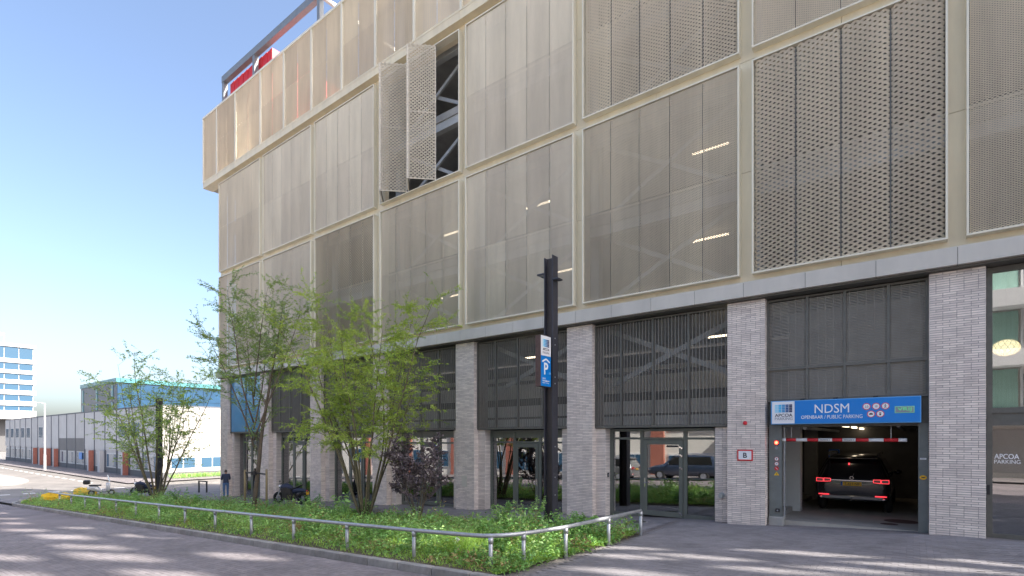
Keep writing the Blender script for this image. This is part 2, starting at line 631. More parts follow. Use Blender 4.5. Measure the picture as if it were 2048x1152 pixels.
# traffic island of smooth pale concrete at the crossing
mb = MB()
pts = [(-82 + 11 * math.cos(t) * (1 if math.cos(t) > 0 else 2.2), -5.0 + 3.2 * math.sin(t)) for t in [2 * math.pi * k / 28 for k in range(28)]]
mb.poly([(a, b, G(-60) - 0.02) for a, b in pts])
for i in range(28):
    a, b = pts[i], pts[(i + 1) % 28]
    mb.quad((a[0], a[1], G(-60) - 0.1), (b[0], b[1], G(-60) - 0.1), (b[0], b[1], G(-60) - 0.02), (a[0], a[1], G(-60) - 0.02))
struct(mb.build('traffic_island', 'kerb'))


def one_paver(L, W, H=0.02, b=0.006):
    mb = MB()
    x, y = L / 2, W / 2
    lo = [(-x, -y, -H), (x, -y, -H), (x, y, -H), (-x, y, -H)]
    mi = [(-x, -y, -b), (x, -y, -b), (x, y, -b), (-x, y, -b)]
    hi = [(-x + b, -y + b, 0), (x - b, -y + b, 0), (x - b, y - b, 0), (-x + b, y - b, 0)]
    return lo, mi, hi


def pavers(parent, m, x0, x1, y0, y1, dz, single=None, L=0.212, W=0.102, herring=True):
    """brick pavers in rows; those picked by single() become objects of their own"""
    lo, mi, hi = one_paver(L - 0.005, W - 0.0045, b=0.003)
    me0 = MB()
    for k in range(4):
        j = (k + 1) % 4
        me0.quad(mi[k], mi[j], hi[j], hi[k])
    me0.poly(hi)
    for k in range(4):
        j = (k + 1) % 4
        me0.quad(lo[k], lo[j], mi[j], mi[k])
    shared = me0.mesh('paver', m)
    mb = MB()
    rr = random.Random(3)
    nrow = int((y1 - y0) / W)
    ncol = int((x1 - x0) / L)
    singles = []
    tilt = math.atan(0.0425)
    for j in range(nrow):
        y = y0 + (j + 0.5) * W
        for i in range(ncol):
            x = x0 + (i + 0.5 + 0.5 * (j % 2)) * L
            if x > x1 - L / 2:
                continue
            z = G(x) + dz + rr.uniform(-0.003, 0.003)
            if single and single(x, y) and len(singles) < 300:
                o = link('paver', shared, parent, (x, y, z))
                o.rotation_euler = (rr.uniform(-.006, .006), -tilt, rr.uniform(-.01, .01))
                singles.append(o)
                continue
            n = len(mb.v)
            rv = rr.random()
            a, b = rr.uniform(-.012, .012), rr.uniform(-.02, .02)
            for ring in (mi, hi):
                for p in ring:
                    mb.v.append((x + p[0], y + p[1], z + p[2] + p[0] * (0.0425 + a) + p[1] * b))
            for k in range(4):
                q = (k + 1) % 4
                mb.f.append((n + k, n + q, n + 4 + q, n + 4 + k))
            mb.f.append((n + 4, n + 5, n + 6, n + 7))
            mb.r += [rv] * 5
    stuff(mb.build('paver', m, parent))
    return singles


pavers(pavement, 'paver', -5.62, 3.4, -8.3, -0.1, 0.016, single=lambda x, y: x > -1.6 and y < -2.7 and y > -6.2 and x < 1.9)
pavers(pavement, 'paver', -16.0, -5.62, -2.55, -0.1, 0.016)
pavers(road, 'road_paver', -27, -3.0, -14.4, -8.57, -0.084, single=lambda x, y: False)

for x, y, r_, lab in ((-6.7, -0.75, 0.30, 'round iron manhole cover in the pavement before the shop door'),):
    mh = thing('manhole_cover', lab, 'manhole cover', (x, y, G(x) + 0.012))
    mh.rotation_euler = (0, -math.atan(0.0425), 0)
    MB().tube([(0, 0, -0.02), (0, 0, 0.008)], r_ + 0.05, 28).build('rim', 'kerb', mh)
    MB().tube([(0, 0, 0.0), (0, 0, 0.012)], r_, 28).build('lid', 'black_metal', mh)
    mb = MB()
    for k in range(-3, 4):
        hw = math.sqrt(max(0, (r_ - 0.04) ** 2 - (k * 0.07) ** 2))
        mb.box(-hw, hw, k * 0.07 - 0.012, k * 0.07 + 0.012, 0.0125, 0.018)
    mb.build('ribs', 'dark_steel', mh)
# kerb stones, each one of its own, with a bend towards the driveway at the right
kerb = thing('kerb', 'grey concrete kerb along the planted bed beside the street', 'kerb')
kme = MB().bbox(-0.49, 0.49, -0.075, 0.075, -0.14, 0.075, 0.018).mesh('kerb_stone', 'kerb')
x = -4.5
while x > -49:
    o = link('kerb_stone', kme, kerb, (x - 0.5, -8.475 + (max(0, -x - 44) ** 2) * 0.05, G(x - 0.5)))
    o.rotation_euler = (0, -math.atan(0.0425), -max(0, -x - 44) * 0.12)
    x -= 1.0
yy = -7.0
for k in range(7):
    o = link('kerb_stone', kme, kerb, (-49.9 + 0.02 * k, yy + 0.9 * k, G(-49.5)))
    o.rotation_euler = (0, 0, R(90) - 0.05 * k)

# ------------------------------------------------------------------ the parking garage
garage = thing('parking_garage', 'multi storey car park clad in beige expanded metal panels over pale brick piers', 'building')
FB = [(-35.83, -30.54), (-30.19, -25.20), (-24.87, -19.97), (-19.53, -14.54), (-14.21, -9.22), (-8.88, -3.87), (-3.54, 0.63), (0.95, 5.15)]   # bays, left to right
PC = [-35.62, -30.45, -25.12, -19.83, -14.45, -9.12, -3.745, 0.795, 5.35]   # pier centres
PW = 0.497
ZA0, ZA1, ZB0, ZB1, ZC0, ZC1 = 6.83, 12.73, 13.06, 18.80, 19.38, 23.72
COURSE, BL = 0.0535, 0.245

brick_me = MB().box(-0.1165, 0.1165, 0, 0.05, 0, 0.0405).mesh('brick', 'brick')


def brick_face(mb, axis, a0, a1, c, sgn, z0, z1, rr, single=None, parent=None):
    """bricks of one wall face; axis 'x' = face towards -Y at y=c, 'y' = face towards +X (sgn 1) or -X at x=c"""
    n = int(round((z1 - z0) / COURSE))
    w = a1 - a0
    nb = max(1, int(round(w / BL)))
    bl = w / nb
    for j in range(n):
        z = z0 + j * COURSE
        off = (j % 2) * 0.5 if nb > 1 else 0
        if rr.random() < 0.25:
            off = 0.5 - off if nb > 1 else 0
        edges = [a0] + [a0 + (i + 1 - off) * bl for i in range(nb)] + ([a1] if off else [])
        edges = sorted(set(round(e, 4) for e in edges))
        for i in range(len(edges) - 1):
            e0, e1 = edges[i] + (0.005 if i else 0), edges[i + 1] - (0.005 if i < len(edges) - 2 else 0)
            pr = rr.uniform(0, 0.004)
            rv = rr.random()
            if single and axis == 'x' and single(z):
                o = link('brick', brick_me, parent, ((e0 + e1) / 2, c - pr, z))
                o.scale = ((e1 - e0) / 0.233, 1, 1)
                continue
            if axis == 'x':
                mb.box(e0, e1, c - pr, c + 0.03, z, z + 0.0405, rv, skip=('k',))
            elif sgn > 0:
                mb.box(c - 0.03, c + pr, e0, e1, z, z + 0.0405, rv, skip=('l',))
            else:
                mb.box(c - pr, c + 0.03, e0, e1, z, z + 0.0405, rv, skip=('r',))


rr = random.Random(11)
for k, pc in enumerate(PC):
    x0, x1 = pc - PW, pc + PW
    zb = math.floor((G(pc) - 0.12) / COURSE) * COURSE
    mbm = MB().box(x0 + 0.012, x1 - 0.012, 0.012, 0.9, zb - 0.2, 6.16)
    pier = mbm.build('brick_pier', 'mortar', garage)
    # side strips of brickwork beside the shop fronts
    lstrip = 0.36 if k not in (0, 7) else 0
    rstrip = 0.36 if k not in (6, 7, 8) else 0
    if k == 8:
        lstrip = rstrip = 0
    mb = MB()
    one = None
    if k in (6, 7):
        cnt = [0]

        def one(z, cnt=cnt, lim=34 if k == 7 else 32):
            return zb + 0.1 < z < zb + 0.1 + lim * COURSE
    brick_face(mb, 'x', x0, x1, 0.0, 1, zb, 6.16, rr, one, pier)
    ydeep = 0.55 if k in (6, 7) else 0.27
    brick_face(mb, 'y', 0.0, ydeep, x1, 1, zb, 6.16, rr)
    brick_face(mb, 'y', 0.0, ydeep, x0, -1, zb, 6.16, rr)
    if k == 6:
        lstrip = 0.42
    for s, wd in ((-1, lstrip), (1, rstrip)):
        if not wd:
            continue
        a0, a1 = (x0 - wd, x0) if s < 0 else (x1, x1 + wd)
        mbm2 = MB().box(a0 + 0.012, a1 - 0.012, 0.272, 0.9, zb - 0.2, 2.63)
        mbm2.build('mortar_core', 'mortar', pier)
        brick_face(mb, 'x', a0, a1, 0.26, 1, zb, 2.61, rr)
        brick_face(mb, 'y', 0.26, 0.62, a1 if s > 0 else a0, s, zb, 2.61, rr)
    stuff(mb.build('brick', 'brick', pier))

# cornice: painted metal sheets with open joints, dark soffit below
for i in range(8):
    a, b = PC[i] - 0.0, PC[i + 1]
    if i == 0:
        a -= 0.5
    n = 4 if i != 6 else 3
    for q in range(n):
        xa, xb = a + (b - a) * q / n + 0.006, a + (b - a) * (q + 1) / n - 0.006
        MB().box(xa, xb, -0.28, 0.1, 6.21, 6.62).build('cornice_panel', 'cornice', garage)
MB().box(-36.1, 5.4, -0.16, 0.9, 6.165, 6.205).box(-36.1, 5.4, -0.272, 0.8, 6.225, 6.60).build('soffit', 'dark_steel', garage)

# champagne facade skin between the panel frames
ybk = 0.0
posts = [(-36.05, -35.83)] + [(FB[i][1], FB[i + 1][0]) for i in range(7)] + [(5.15, 5.5)]
for a, b in posts:
    for z0, z1 in ((6.62, 9.77), (9.782, ZA1 + 0.165), (ZA1 + 0.177, 16.0), (16.012, 19.1)):
        MB().box(a - 0.03, b + 0.03, ybk, ybk + 0.28, z0, z1).build('facade_post', 'champagne', garage)
for i, (a, b) in enumerate(FB):
    h = (a + b) / 2
    for z0, z1 in ((6.62, ZA0 + 0.04), (ZA1 - 0.04, ZB0 + 0.04), (ZB1 - 0.04, 19.1)):
        MB().box(a + 0.03, h - 0.005, ybk, ybk + 0.28, z0, z1).build('facade_rail', 'champagne', garage)
        MB().box(h + 0.005, b - 0.03, ybk, ybk + 0.28, z0, z1).build('facade_rail', 'champagne', garage)


def expanded(name, w, h, cw, ch, s, dy, m='mesh_metal', fold=0.0):
    """expanded metal sheet: zigzag strands, neighbours joined at their knots"""
    ni = max(2, int(round(w / (cw / 2))))
    if ni % 2:
        ni += 1
    dx = w / ni
    nj = int(round(h / (ch / 2)))
    ph = h / nj
    i = np.arange(ni + 1)
    V, F = [], []
    for j in range(nj):
        zc = (j + 0.5) * ph + np.where((i + j) % 2 == 0, 0.5, -0.5) * ph * 0.96
        yo = np.zeros(ni + 1)
        if fold:
            e = np.minimum(i * dx, w - i * dx)
            yo = np.where(e < fold, (fold - e) * 0.8, 0)
        lo = np.stack([i * dx - w / 2, yo + dy, zc - s / 2], 1)
        hi = np.stack([i * dx - w / 2, yo - dy, zc + s / 2], 1)
        n = 2 * (ni + 1) * j
        V.append(np.concatenate([lo, hi]))
        k = np.arange(ni)
        F.append(np.stack([n + k, n + k + 1, n + k + 1 + ni + 1, n + k + ni + 1], 1))
    V = np.concatenate(V)
    F = np.concatenate(F)
    me = bpy.data.meshes.new(name)
    me.vertices.add(len(V))
    me.vertices.foreach_set('co', V.ravel().astype(np.float32))
    me.loops.add(F.size)
    me.loops.foreach_set('vertex_index', F.ravel().astype(np.int32))
    me.polygons.add(len(F))
    me.polygons.foreach_set('loop_start', np.arange(0, F.size, 4, dtype=np.int32))
    me.materials.append(MATS[m])
    me.update(calc_edges=True)
    me.validate()
    return me


PH = 2.9
EXP = {
    'S': expanded('mesh_panel', 0.97, PH, 0.055, 0.034, 0.0160, 0.004),
    'F': expanded('mesh_panel', 0.97, PH, 0.070, 0.044, 0.0175, 0.006),
    'G': expanded('mesh_panel', 0.97, PH, 0.080, 0.050, 0.0195, 0.008),
    'M': expanded('mesh_panel', 0.97, PH, 0.185, 0.128, 0.0350, 0.018),
    'C': expanded('mesh_panel', 0.97, PH, 0.185, 0.125, 0.0490, 0.022, fold=0.09),
    'D': expanded('mesh_panel', 0.97, PH, 0.160, 0.112, 0.0400, 0.018, fold=0.07),
}


def panel_frame(x0, x1, y0, y1, z0, z1, t, m='frame_light'):
    mb = MB()
    mb.box(x0, x0 + t, y0, y1, z0, z1)
    mb.box(x1 - t, x1, y0, y1, z0, z1)
    mb.box(x0 + t, x1 - t, y0, y1, z0, z0 + t)
    mb.box(x0 + t, x1 - t, y0, y1, z1 - t, z1)
    return mb.build('panel_frame', m, garage)


def fill_panels(kind, x0, x1, y, z0, z1, ncol, nrow=2):
    cw = (x1 - x0) / ncol
    rh = (z1 - z0) / nrow
    for c in range(ncol):
        for r_ in range(nrow):
            o = link('mesh_panel', EXP[kind], garage, (x0 + (c + 0.5) * cw, y, z0 + r_ * rh + 0.005))
            o.scale = ((cw - 0.016) / 0.97, 1, (rh - 0.012) / PH)
        if c:
            MB().box(x0 + c * cw - 0.014, x0 + c * cw + 0.014, y + 0.05, y + 0.12, z0, z1).build('mullion', 'dark_steel', garage)
    for r_ in range(1, nrow):
        MB().box(x0, x1, y + 0.13, y + 0.17, z0 + r_ * rh - 0.02, z0 + r_ * rh + 0.02).build('mullion', 'mesh_metal', garage)


KA = ['F', 'S', 'M', 'F', 'S', 'G', 'C', 'G']
KB = ['F', 'S', 'S', None, 'S', 'D', 'G', 'G']
for i, (a, b) in enumerate(FB):
    nc = 4 if i >= 6 else 5
    for kind, z0, z1 in ((KA[i], ZA0, ZA1), (KB[i], ZB0, ZB1)):
        panel_frame(a, b, -0.24, 0.06, z0, z1, 0.042)
        if kind:
            fill_panels(kind, a + 0.045, b - 0.045, -0.17, z0 + 0.045, z1 - 0.045, nc)

# two bifold shutters standing open in front of the dark deck opening
shut = expanded('mesh_panel', 1.19, ZB1 - ZB0 - 0.14, 0.190, 0.140, 0.044, 0.020, 'shutter_metal')
for hx in (-19.42, -17.62):
    b = 1.74
    hgt = math.sqrt(1.2 ** 2 - (b / 2) ** 2)
    A, P, Bp = (hx, -0.22), (hx + b / 2, -0.22 - hgt), (hx + b, -0.22)
    for p, q in ((A, P), (P, Bp)):
        mid = ((p[0] + q[0]) / 2, (p[1] + q[1]) / 2, ZB0 + 0.07)
        o = link('folding_shutter', shut, garage, mid, math.atan2(q[1] - p[1], q[0] - p[0]))
        mb = MB()
        H = ZB1 - ZB0 - 0.14
        for sx in (-0.585, 0.585):
            mb.box(sx - 0.018, sx + 0.018, 0.02, 0.07, 0, H)
        for z in (0.0, H / 2 - 0.02, H - 0.04):
            mb.box(-0.567, 0.567, 0.02, 0.06, z, z + 0.04)
        mb.build('shutter_frame', 'shutter_metal', o)
    mb = MB().bar((A[0], A[1] + 0.1, ZB0 + 0.1), (P[0], P[1] + 0.08, ZB0 + 0.1), 0.06, 0.05).bar((P[0], P[1] + 0.08, ZB0 + 0.1), (Bp[0], Bp[1] + 0.1, ZB0 + 0.1), 0.06, 0.05)
    mb.build('shutter_arm', 'dark_steel', garage)

# top storey: projecting parapet cage in half bays, running past the corner
RC = [-37.86, -35.86, -33.33, -30.26, -27.68, -24.97, -22.31, -19.72, -17.10, -14.35, -11.70, -9.05, -6.40, -3.70, -1.45, 0.80, 3.0, 5.2]
YC = -0.36
for i in range(len(RC) - 1):
    a, b = RC[i], RC[i + 1]
    fill_panels('M' if i < 9 else 'G', a + 0.07, b - 0.07, YC + 0.06, ZC0 + 0.1, ZC1 - 0.08, 2 if b - a > 2.1 else 1)
for a in RC:
    MB().box(a - 0.06, a + 0.06, YC, 0.1, ZC0, ZC1 - 0.075).build('parapet_post', 'frame_light', garage)
for i in range(len(RC) - 1):
    a, b = RC[i], RC[i + 1]
    MB().box(a + 0.065, b - 0.065, YC + 0.02, 0.12, ZC0, ZC0 + 0.09).build('parapet_rail', 'champagne', garage)
    MB().box(a - 0.058, b - 0.062, YC - 0.01, 0.14, ZC1 - 0.07, ZC1 + 0.06).build('parapet_rail', 'frame_light', garage)
    MB().box(a - 0.055, b - 0.065, YC + 0.03, 0.3, 19.05, ZC0 - 0.005).build('parapet_soffit', 'champagne', garage)
MB().box(-37.9, -36.08, 0.31, 16.0, 19.08, 19.30).build('overhang_soffit', 'soffit', garage)
fill = MB()
for k in range(7):                       # end face of the overhanging cage
    y = 0.14 + k * 2.64
    fill.box(-37.92, -37.80, y, y + 0.12, ZC0, ZC1)
fill.box(-37.9, -37.82, 0.26, 16.0, ZC1 + 0.0, ZC1 + 0.06)
fill.build('parapet_end', 'frame_light', garage)
# deck wall set back behind the cage, concrete decks, columns
MB().box(-30.5, 5.0, 3.0, 3.2, 19.45, 21.0).build('deck_wall', 'brace', garage)
for z in (6.62, 9.62, 12.82, 16.02, 19.12):
    MB().box(-35.7, 5.2, 0.45, 16.0, z, z + 0.3).build('deck_slab', 'concrete', garage)
    MB().box(-35.5, 5.2, 0.5, 0.75, z - 0.35, z - 0.005).build('edge_beam', 'brace', garage)
    if z < 19:
        MB().box(-27.0, 5.2, 7.2, 7.4, z + 0.305, z + 1.35).build('deck_upstand', 'white_wall', garage)
for i, pc in enumerate(PC):
    for y in (1.1, 8.5, 15.4):
        MB().box(pc - 0.16, pc + 0.16, y, y + 0.3, 6.93, 19.1).build('column', 'brace', garage)
for z in (6.93, 9.93, 13.13, 16.33):
    MB().box(-30.0, 5.2, 15.8, 16.0, z, z + 1.3).build('rear_parapet', 'concrete', garage)
# crossed wind braces near the facade
for i in (3, 4, 5):
    a, b = FB[i]
    for z0, z1 in ((6.95, 9.4), (9.95, 12.6), (13.15, 15.8), (16.35, 18.95)):
        if i == 4 and z0 > 13:
            continue
        MB().bar((a + 0.2, 0.95, z0), (b - 0.2, 0.95, z1), 0.09, 0.14).build('wind_brace', 'brace', garage)
        MB().bar((a + 0.2, 1.06, z1), (b - 0.2, 1.06, z0), 0.09, 0.14).build('wind_brace', 'brace', garage)
for i in (4, 5):
    a, b = FB[i]
    MB().bar((a + 0.3, 1.2, 4.1), (b - 0.1, 1.2, 6.1), 0.08, 0.17).build('wind_brace', 'brace', garage)
    MB().bar((a + 0.3, 1.3, 6.1), (b - 0.1, 1.3, 4.1), 0.08, 0.17).build('wind_brace', 'brace', garage)
# strip lights under the decks
tube = MB().box(-0.62, 0.62, -0.04, 0.04, -0.03, 0.03).mesh('strip_light', 'tube_light')
for x, y, z in ((-5.72, 3.3, 12.55), (-5.72, 3.3, 9.4), (-13.1, 3.3, 12.55), (-11.6, 3.3, 9.4), (-18.4, 3.3, 9.4),
                (-18.3, 3.3, 12.55)):
    link('strip_light', tube, garage, (x, y, z))

# steel portal on the roof and the red plant box behind it
mb = MB()
for x in (-37.4, -33.2, -26.0, -18.8, -11.6, -4.4):
    mb.box(x - 0.13, x + 0.13, 0.72, 0.98, 19.4, 26.55)
mb.build('roof_frame_post', 'steel_blue', garage)
MB().box(-37.55, 5.0, 0.70, 1.0, 26.555, 26.99).build('roof_frame_beam', 'steel_blue', garage)
mb = MB()
for x in (-26.0, -18.8, -11.6):
    mb.bar((x, 1.0, 26.75), (x, 12.0, 26.75), 0.16, 0.22)
mb.build('roof_frame_beam', 'brace', garage)
for k in range(18):
    x = -37.15 + k * 0.31
    MB().box(x + 0.012, x + 0.302, 1.1 - (0.02 if k % 2 else 0.0), 1.25, 22.6, 26.5).build('red_panel', 'red_paint', garage)
MB().box(-37.15, -31.57, 1.251, 6.0, 22.6, 26.5).build('plant_box', 'red_paint', garage)

# ---------- ground storey: grilles above, shop fronts below
def grille(x0, x1, z0, z1, y, vp, hp, hthick, vthick, mulls):
    mb = MB()
    n = int((z1 - z0 - 0.12) / hp)
    for k in range(n):
        z = z0 + 0.07 + k * hp
        mb.box(x0 + 0.02, x1 - 0.02, y + 0.006, y + 0.020, z, z + hthick, skip=('k', 'l', 'r'))
    n = int((x1 - x0) / vp)
    for k in range(1, n):
        x = x0 + (x1 - x0) * k / n
        mb.box(x - vthick / 2, x + vthick / 2, y, y + 0.02, z0 + 0.06, z1 - 0.06, skip=('k', 'b', 't'))
    stuff(mb.build('grille', 'grille', garage))
    fm = MB()
    fm.box(x0, x1, y - 0.02, y + 0.08, z0, z0 + 0.06)
    fm.box(x0, x1, y - 0.02, y + 0.08, z1 - 0.05, z1)
    for m_ in mulls:
        x = x0 + (x1 - x0) * m_
        fm.box(x - 0.03, x + 0.03, y - 0.03, y + 0.09, z0 + 0.062, z1 - 0.052)
    fm.build('grille_frame', 'dark_steel', garage)


for i in range(1, 6):
    grille(PC[i] + PW + 0.005, PC[i + 1] - PW - 0.005, 2.635, 6.12, 0.20, 0.105, 0.038, 0.009, 0.015, (0.007, 0.22, 0.47, 0.73, 0.993))
grille(PC[6] + PW + 0.005, PC[7] - PW - 0.005, 3.30, 6.12, 0.22, 0.17, 0.040, 0.024, 0.012, (0.008, 0.28, 0.52, 0.78, 0.992))
MB().box(PC[6] + PW + 0.01, PC[7] - PW - 0.01, 0.18, 0.30, 4.16, 4.24).build('grille_rail', 'dark_steel', garage)
MB().box(PC[6] + PW + 0.005, PC[7] - PW - 0.005, 0.30, 0.36, 2.60, 3.30).build('lintel_panel', 'dark_steel', garage)
# window above the corner shop, sky reflection painted in as blue
MB().box(PC[0] + PW, PC[1] - PW, 0.22, 0.26, 2.70, 6.1).build('sky_tint_window', 'teal_glass', garage)
mb = MB()
for x in (PC[0] + PW, PC[0] + PW + 2.0, PC[1] - PW - 0.06):
    mb.box(x, x + 0.06, 0.18, 0.28, 2.63, 6.12)
mb.box(PC[0] + PW, PC[1] - PW, 0.17, 0.29, 2.6, 2.69)
mb.build('window_frame', 'dark_steel', garage)
# deck behind the grilles: mezzanine beams, slabs, panel walls that show through
for y, z0, z1, m_ in ((3.4, 3.25, 3.75, 'concrete'), (5.2, 4.25, 4.95, 'concrete'), (5.4, 5.15, 5.35, 'brace'), (2.3, 2.7, 3.10, 'white_wall')):
    MB().box(-29, -4.3, y, y + 0.2, z0, z1).build('mezzanine_beam', 'white_wall', garage)
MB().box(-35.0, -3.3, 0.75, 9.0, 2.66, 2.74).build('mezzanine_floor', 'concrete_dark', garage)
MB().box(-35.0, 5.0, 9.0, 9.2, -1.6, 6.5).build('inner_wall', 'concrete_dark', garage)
MB().box(-35.9, -35.5, 0.92, 16.0, -1.9, 19.0).build('end_wall', 'concrete', garage)
link('strip_light', tube, garage, (-4.95, 2.6, 5.75))
link('strip_light', tube, garage, (-12.9, 2.6, 5.75))
link('strip_light', tube, garage, (-5.3, 4.6, 5.3), R(80)).scale = (0.6, 1, 1)
for x, z in ((-3.2, 5.0), (-1.6, 5.0)):
    pass
MB().box(-3.0, 0.2, 2.2, 2.3, 3.3, 6.1).build('inner_wall', 'concrete', garage)


def shop(i, splits, door, ztop_door, panel=True, zt=2.60, y=0.64):
    """glazed front: outer frame, mullions, transom, panes, one door with its handle"""
    x0, x1 = PC[i] + PW + 0.365, PC[i + 1] - PW - (0.365 if i != 5 else 0.425)
    if i == 0:
        x0 = PC[0] + PW + 0.9
    g = min(G(x0), G(x1)) - 0.06
    xs = [x0] + [x0 + (x1 - x0) * s for s in splits] + [x1]
    fr = MB()
    t = 0.055
    for k, x in enumerate(xs):
        a = x if k == 0 else (x - 2 * t if k == len(xs) - 1 else x - t)
        fr.box(a, a + 2 * t, y - 0.05, y + 0.06, g, zt)
    for k in range(len(xs) - 1):
        a, b = xs[k] + (2 * t if k == 0 else t), xs[k + 1] - (2 * t if k == len(xs) - 2 else t)
        zt2 = ztop_door
        zlow = max(G(a), G(b)) + 0.02
        fr.box(a, b, y - 0.045, y + 0.055, zt - 0.08, zt)
        fr.box(a, b, y - 0.045, y + 0.055, zt2, zt2 + 0.07)
        if panel:
            fr.box(a, b, y - 0.03, y + 0.03, zt - 0.29, zt - 0.081)
        if k != door:
            fr.box(a, b, y - 0.045, y + 0.055, g, zlow + 0.07)
            MB().box(a, b, y - 0.004, y + 0.004, zlow + 0.07, zt2).build('pane', 'shop_glass', garage)
        MB().box(a, b, y - 0.004, y + 0.004, zt2 + 0.07, zt - (0.29 if panel else 0.08)).build('pane', 'shop_glass', garage)
    fr.build('shop_frame', 'door_frame', garage)
    a, b = xs[door] + t + 0.012, xs[door + 1] - t - 0.012
    zl = max(G(a), G(b)) + 0.015
    d = MB()
    d.box(a, a + 0.12, y - 0.07, y + 0.0, zl, ztop_door - 0.012)
    d.box(b - 0.12, b, y - 0.07, y + 0.0, zl, ztop_door - 0.012)
    d.box(a + 0.12, b - 0.12, y - 0.068, y - 0.002, zl, zl + 0.16)
    d.box(a + 0.12, b - 0.12, y - 0.068, y - 0.002, ztop_door - 0.16, ztop_door - 0.012)
    do = d.build('door', 'door_frame', garage)
    MB().box(a + 0.12, b - 0.12, y - 0.04, y - 0.032, zl + 0.16, ztop_door - 0.16).build('pane', 'shop_glass', do)
    return xs, do, zl, y


xs, do, zl, ys = shop(5, (0.32, 0.72), 1, 2.25, panel=False)
a = xs[1] + 0.12
mb = MB().box(a - 0.02, a + 0.02, ys - 0.085, ys - 0.07, zl + 0.92, zl + 1.2)
mb.tube([(a, ys - 0.08, zl + 1.06), (a, ys - 0.13, zl + 1.06), (a + 0.11, ys - 0.13, zl + 1.06)], 0.011, 6)
mb.build('handle', 'chrome', do)
b = xs[2] - 0.12
mb = MB()
for z in (0.12, 1.55, 1.95, 2.2):
    mb.box(b - 0.055, b + 0.0, ys - 0.095, ys - 0.071, zl + z, zl + z + 0.05).box(b + 0.004, b + 0.05, ys - 0.10, ys - 0.071, zl + z - 0.04, zl + z + 0.02)
mb.build('hinge', 'chrome', do)
MB().box(b - 0.45, b - 0.12, ys - 0.12, ys - 0.07, zl + 2.28 - 0.06, zl + 2.28).build('door_closer', 'black_plastic', do)
MB().box(xs[1] + 0.66, xs[1] + 0.84, ys - 0.031, ys - 0.028, zl + 1.62, zl + 1.88).build('notice', 'orange', do)
xs, do, zl, ys = shop(4, (0.335, 0.67), 1, 2.10)
b = xs[2] - 0.12
MB().box(b - 0.02, b + 0.02, ys - 0.085, ys - 0.07, zl + 0.95, zl + 1.2).tube([(b, ys - 0.08, zl + 1.08), (b, ys - 0.13, zl + 1.08), (b - 0.12, ys - 0.13, zl + 1.08)], 0.011, 6).build('handle', 'chrome', do)
for i in (3, 2, 1, 0):
    xs, do, zl, ys = shop(i, (0.36, 0.68), 1, 2.05)
    b = xs[2] - 0.12
    MB().tube([(b, ys - 0.07, zl + 0.8), (b, ys - 0.14, zl + 0.8), (b, ys - 0.14, zl + 1.3), (b, ys - 0.07, zl + 1.3)], 0.013, 6).build('handle', 'chrome', do)
# shop rooms behind the glass: floor, back wall, partitions
MB().box(-34.9, -3.35, 0.75, 8.9, -2.0, -1.6).build('shop_floor', 'interior_dark', garage)
for i in range(0, 6):
    MB().box(PC[i + 1] - 0.1, PC[i + 1] + 0.1, 0.9, 8.9, -1.6, 2.6).build('partition', 'interior', garage)
    MB().box(PC[i] + 0.2, PC[i + 1] - 0.2, 0.78, 8.8, G(PC[i] + 2.6) - 0.12, G(PC[i] + 2.6) - 0.05).build('shop_floor', 'interior', garage)
    MB().box(PC[i] + 0.3, PC[i + 1] - 0.3, 5.2, 5.3, G(PC[i]), 2.4).build('back_wall', 'plaster' if i in (2, 5) else 'interior', garage)
# lettering on the barber's glass front and its crossed-tools emblem
xg = PC[3] + PW + 0.5
bl = text('lettering', 'studio', 0.22, (xg + 0.55, 0.625, 2.02), 'letter_white', garage, bold=0.004)
text('lettering', 'hair', 0.22, (xg + 2.15, 0.625, 2.02), 'letter_white', garage, bold=0.004)
mb = MB()
cx_, cz = xg + 1.35, 2.08
for s in (-1, 1):
    mb.box(cx_ + s * 0.2 - 0.015, cx_ + s * 0.2 + 0.015, 0.618, 0.624, cz - 0.2, cz + 0.2)
    mb.box(cx_ - 0.185, cx_ + 0.185, 0.618, 0.624, cz + s * 0.2 - 0.015, cz + s * 0.2 + 0.015)
    mb.bar((cx_ - 0.13, 0.615, cz - s * 0.13), (cx_ + 0.13, 0.615, cz + s * 0.13), 0.006, 0.03)
mb.build('emblem', 'letter_white', garage)

# ---------- garage entrance bay
ex0, ex1 = PC[6] + PW, PC[7] - PW
MB().box(ex0 + 0.05, ex0 + 0.36, 0.28, 0.46, 0.12, 2.66).build('jamb_post', 'jamb_grey', garage)
MB().bbox(ex0 + 0.04, ex0 + 0.42, 0.20, 0.55, -0.15, 0.12, 0.02).build('jamb_plinth', 'concrete', garage)
MB().box(ex1 - 0.2, ex1 - 0.01, 0.28, 0.46, 0.0, 2.66).build('jamb_post', 'jamb_grey', garage)
MB().box(ex0 + 0.395, ex0 + 0.425, 0.42, 0.47, 0.12, 2.66).build('door_guide', 'galv', garage)
mb = MB()
n = 12
for k in range(n):
    ya, yb = 0.45 + 16 * k / n, 0.45 + 16 * (k + 1) / n
    mb.quad((-4.2, ya, 0.03), (3.6, ya, 0.03), (3.6, yb, 0.03), (-4.2, yb, 0.03))
mb.box(-4.2, 3.6, 0.40, 0.46, -0.3, 0.028)
mb.build('entrance_floor', 'concrete_floor', garage)
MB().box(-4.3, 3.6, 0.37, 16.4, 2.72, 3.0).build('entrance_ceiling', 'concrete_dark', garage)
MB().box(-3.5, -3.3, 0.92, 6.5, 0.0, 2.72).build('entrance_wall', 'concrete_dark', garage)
MB().box(-3.28, -2.78, 2.6, 2.95, 0.0, 2.72).build('column', 'white_wall', garage)
MB().box(-3.25, -2.85, 6.6, 7.0, 0.03, 2.72).build('column', 'concrete', garage)
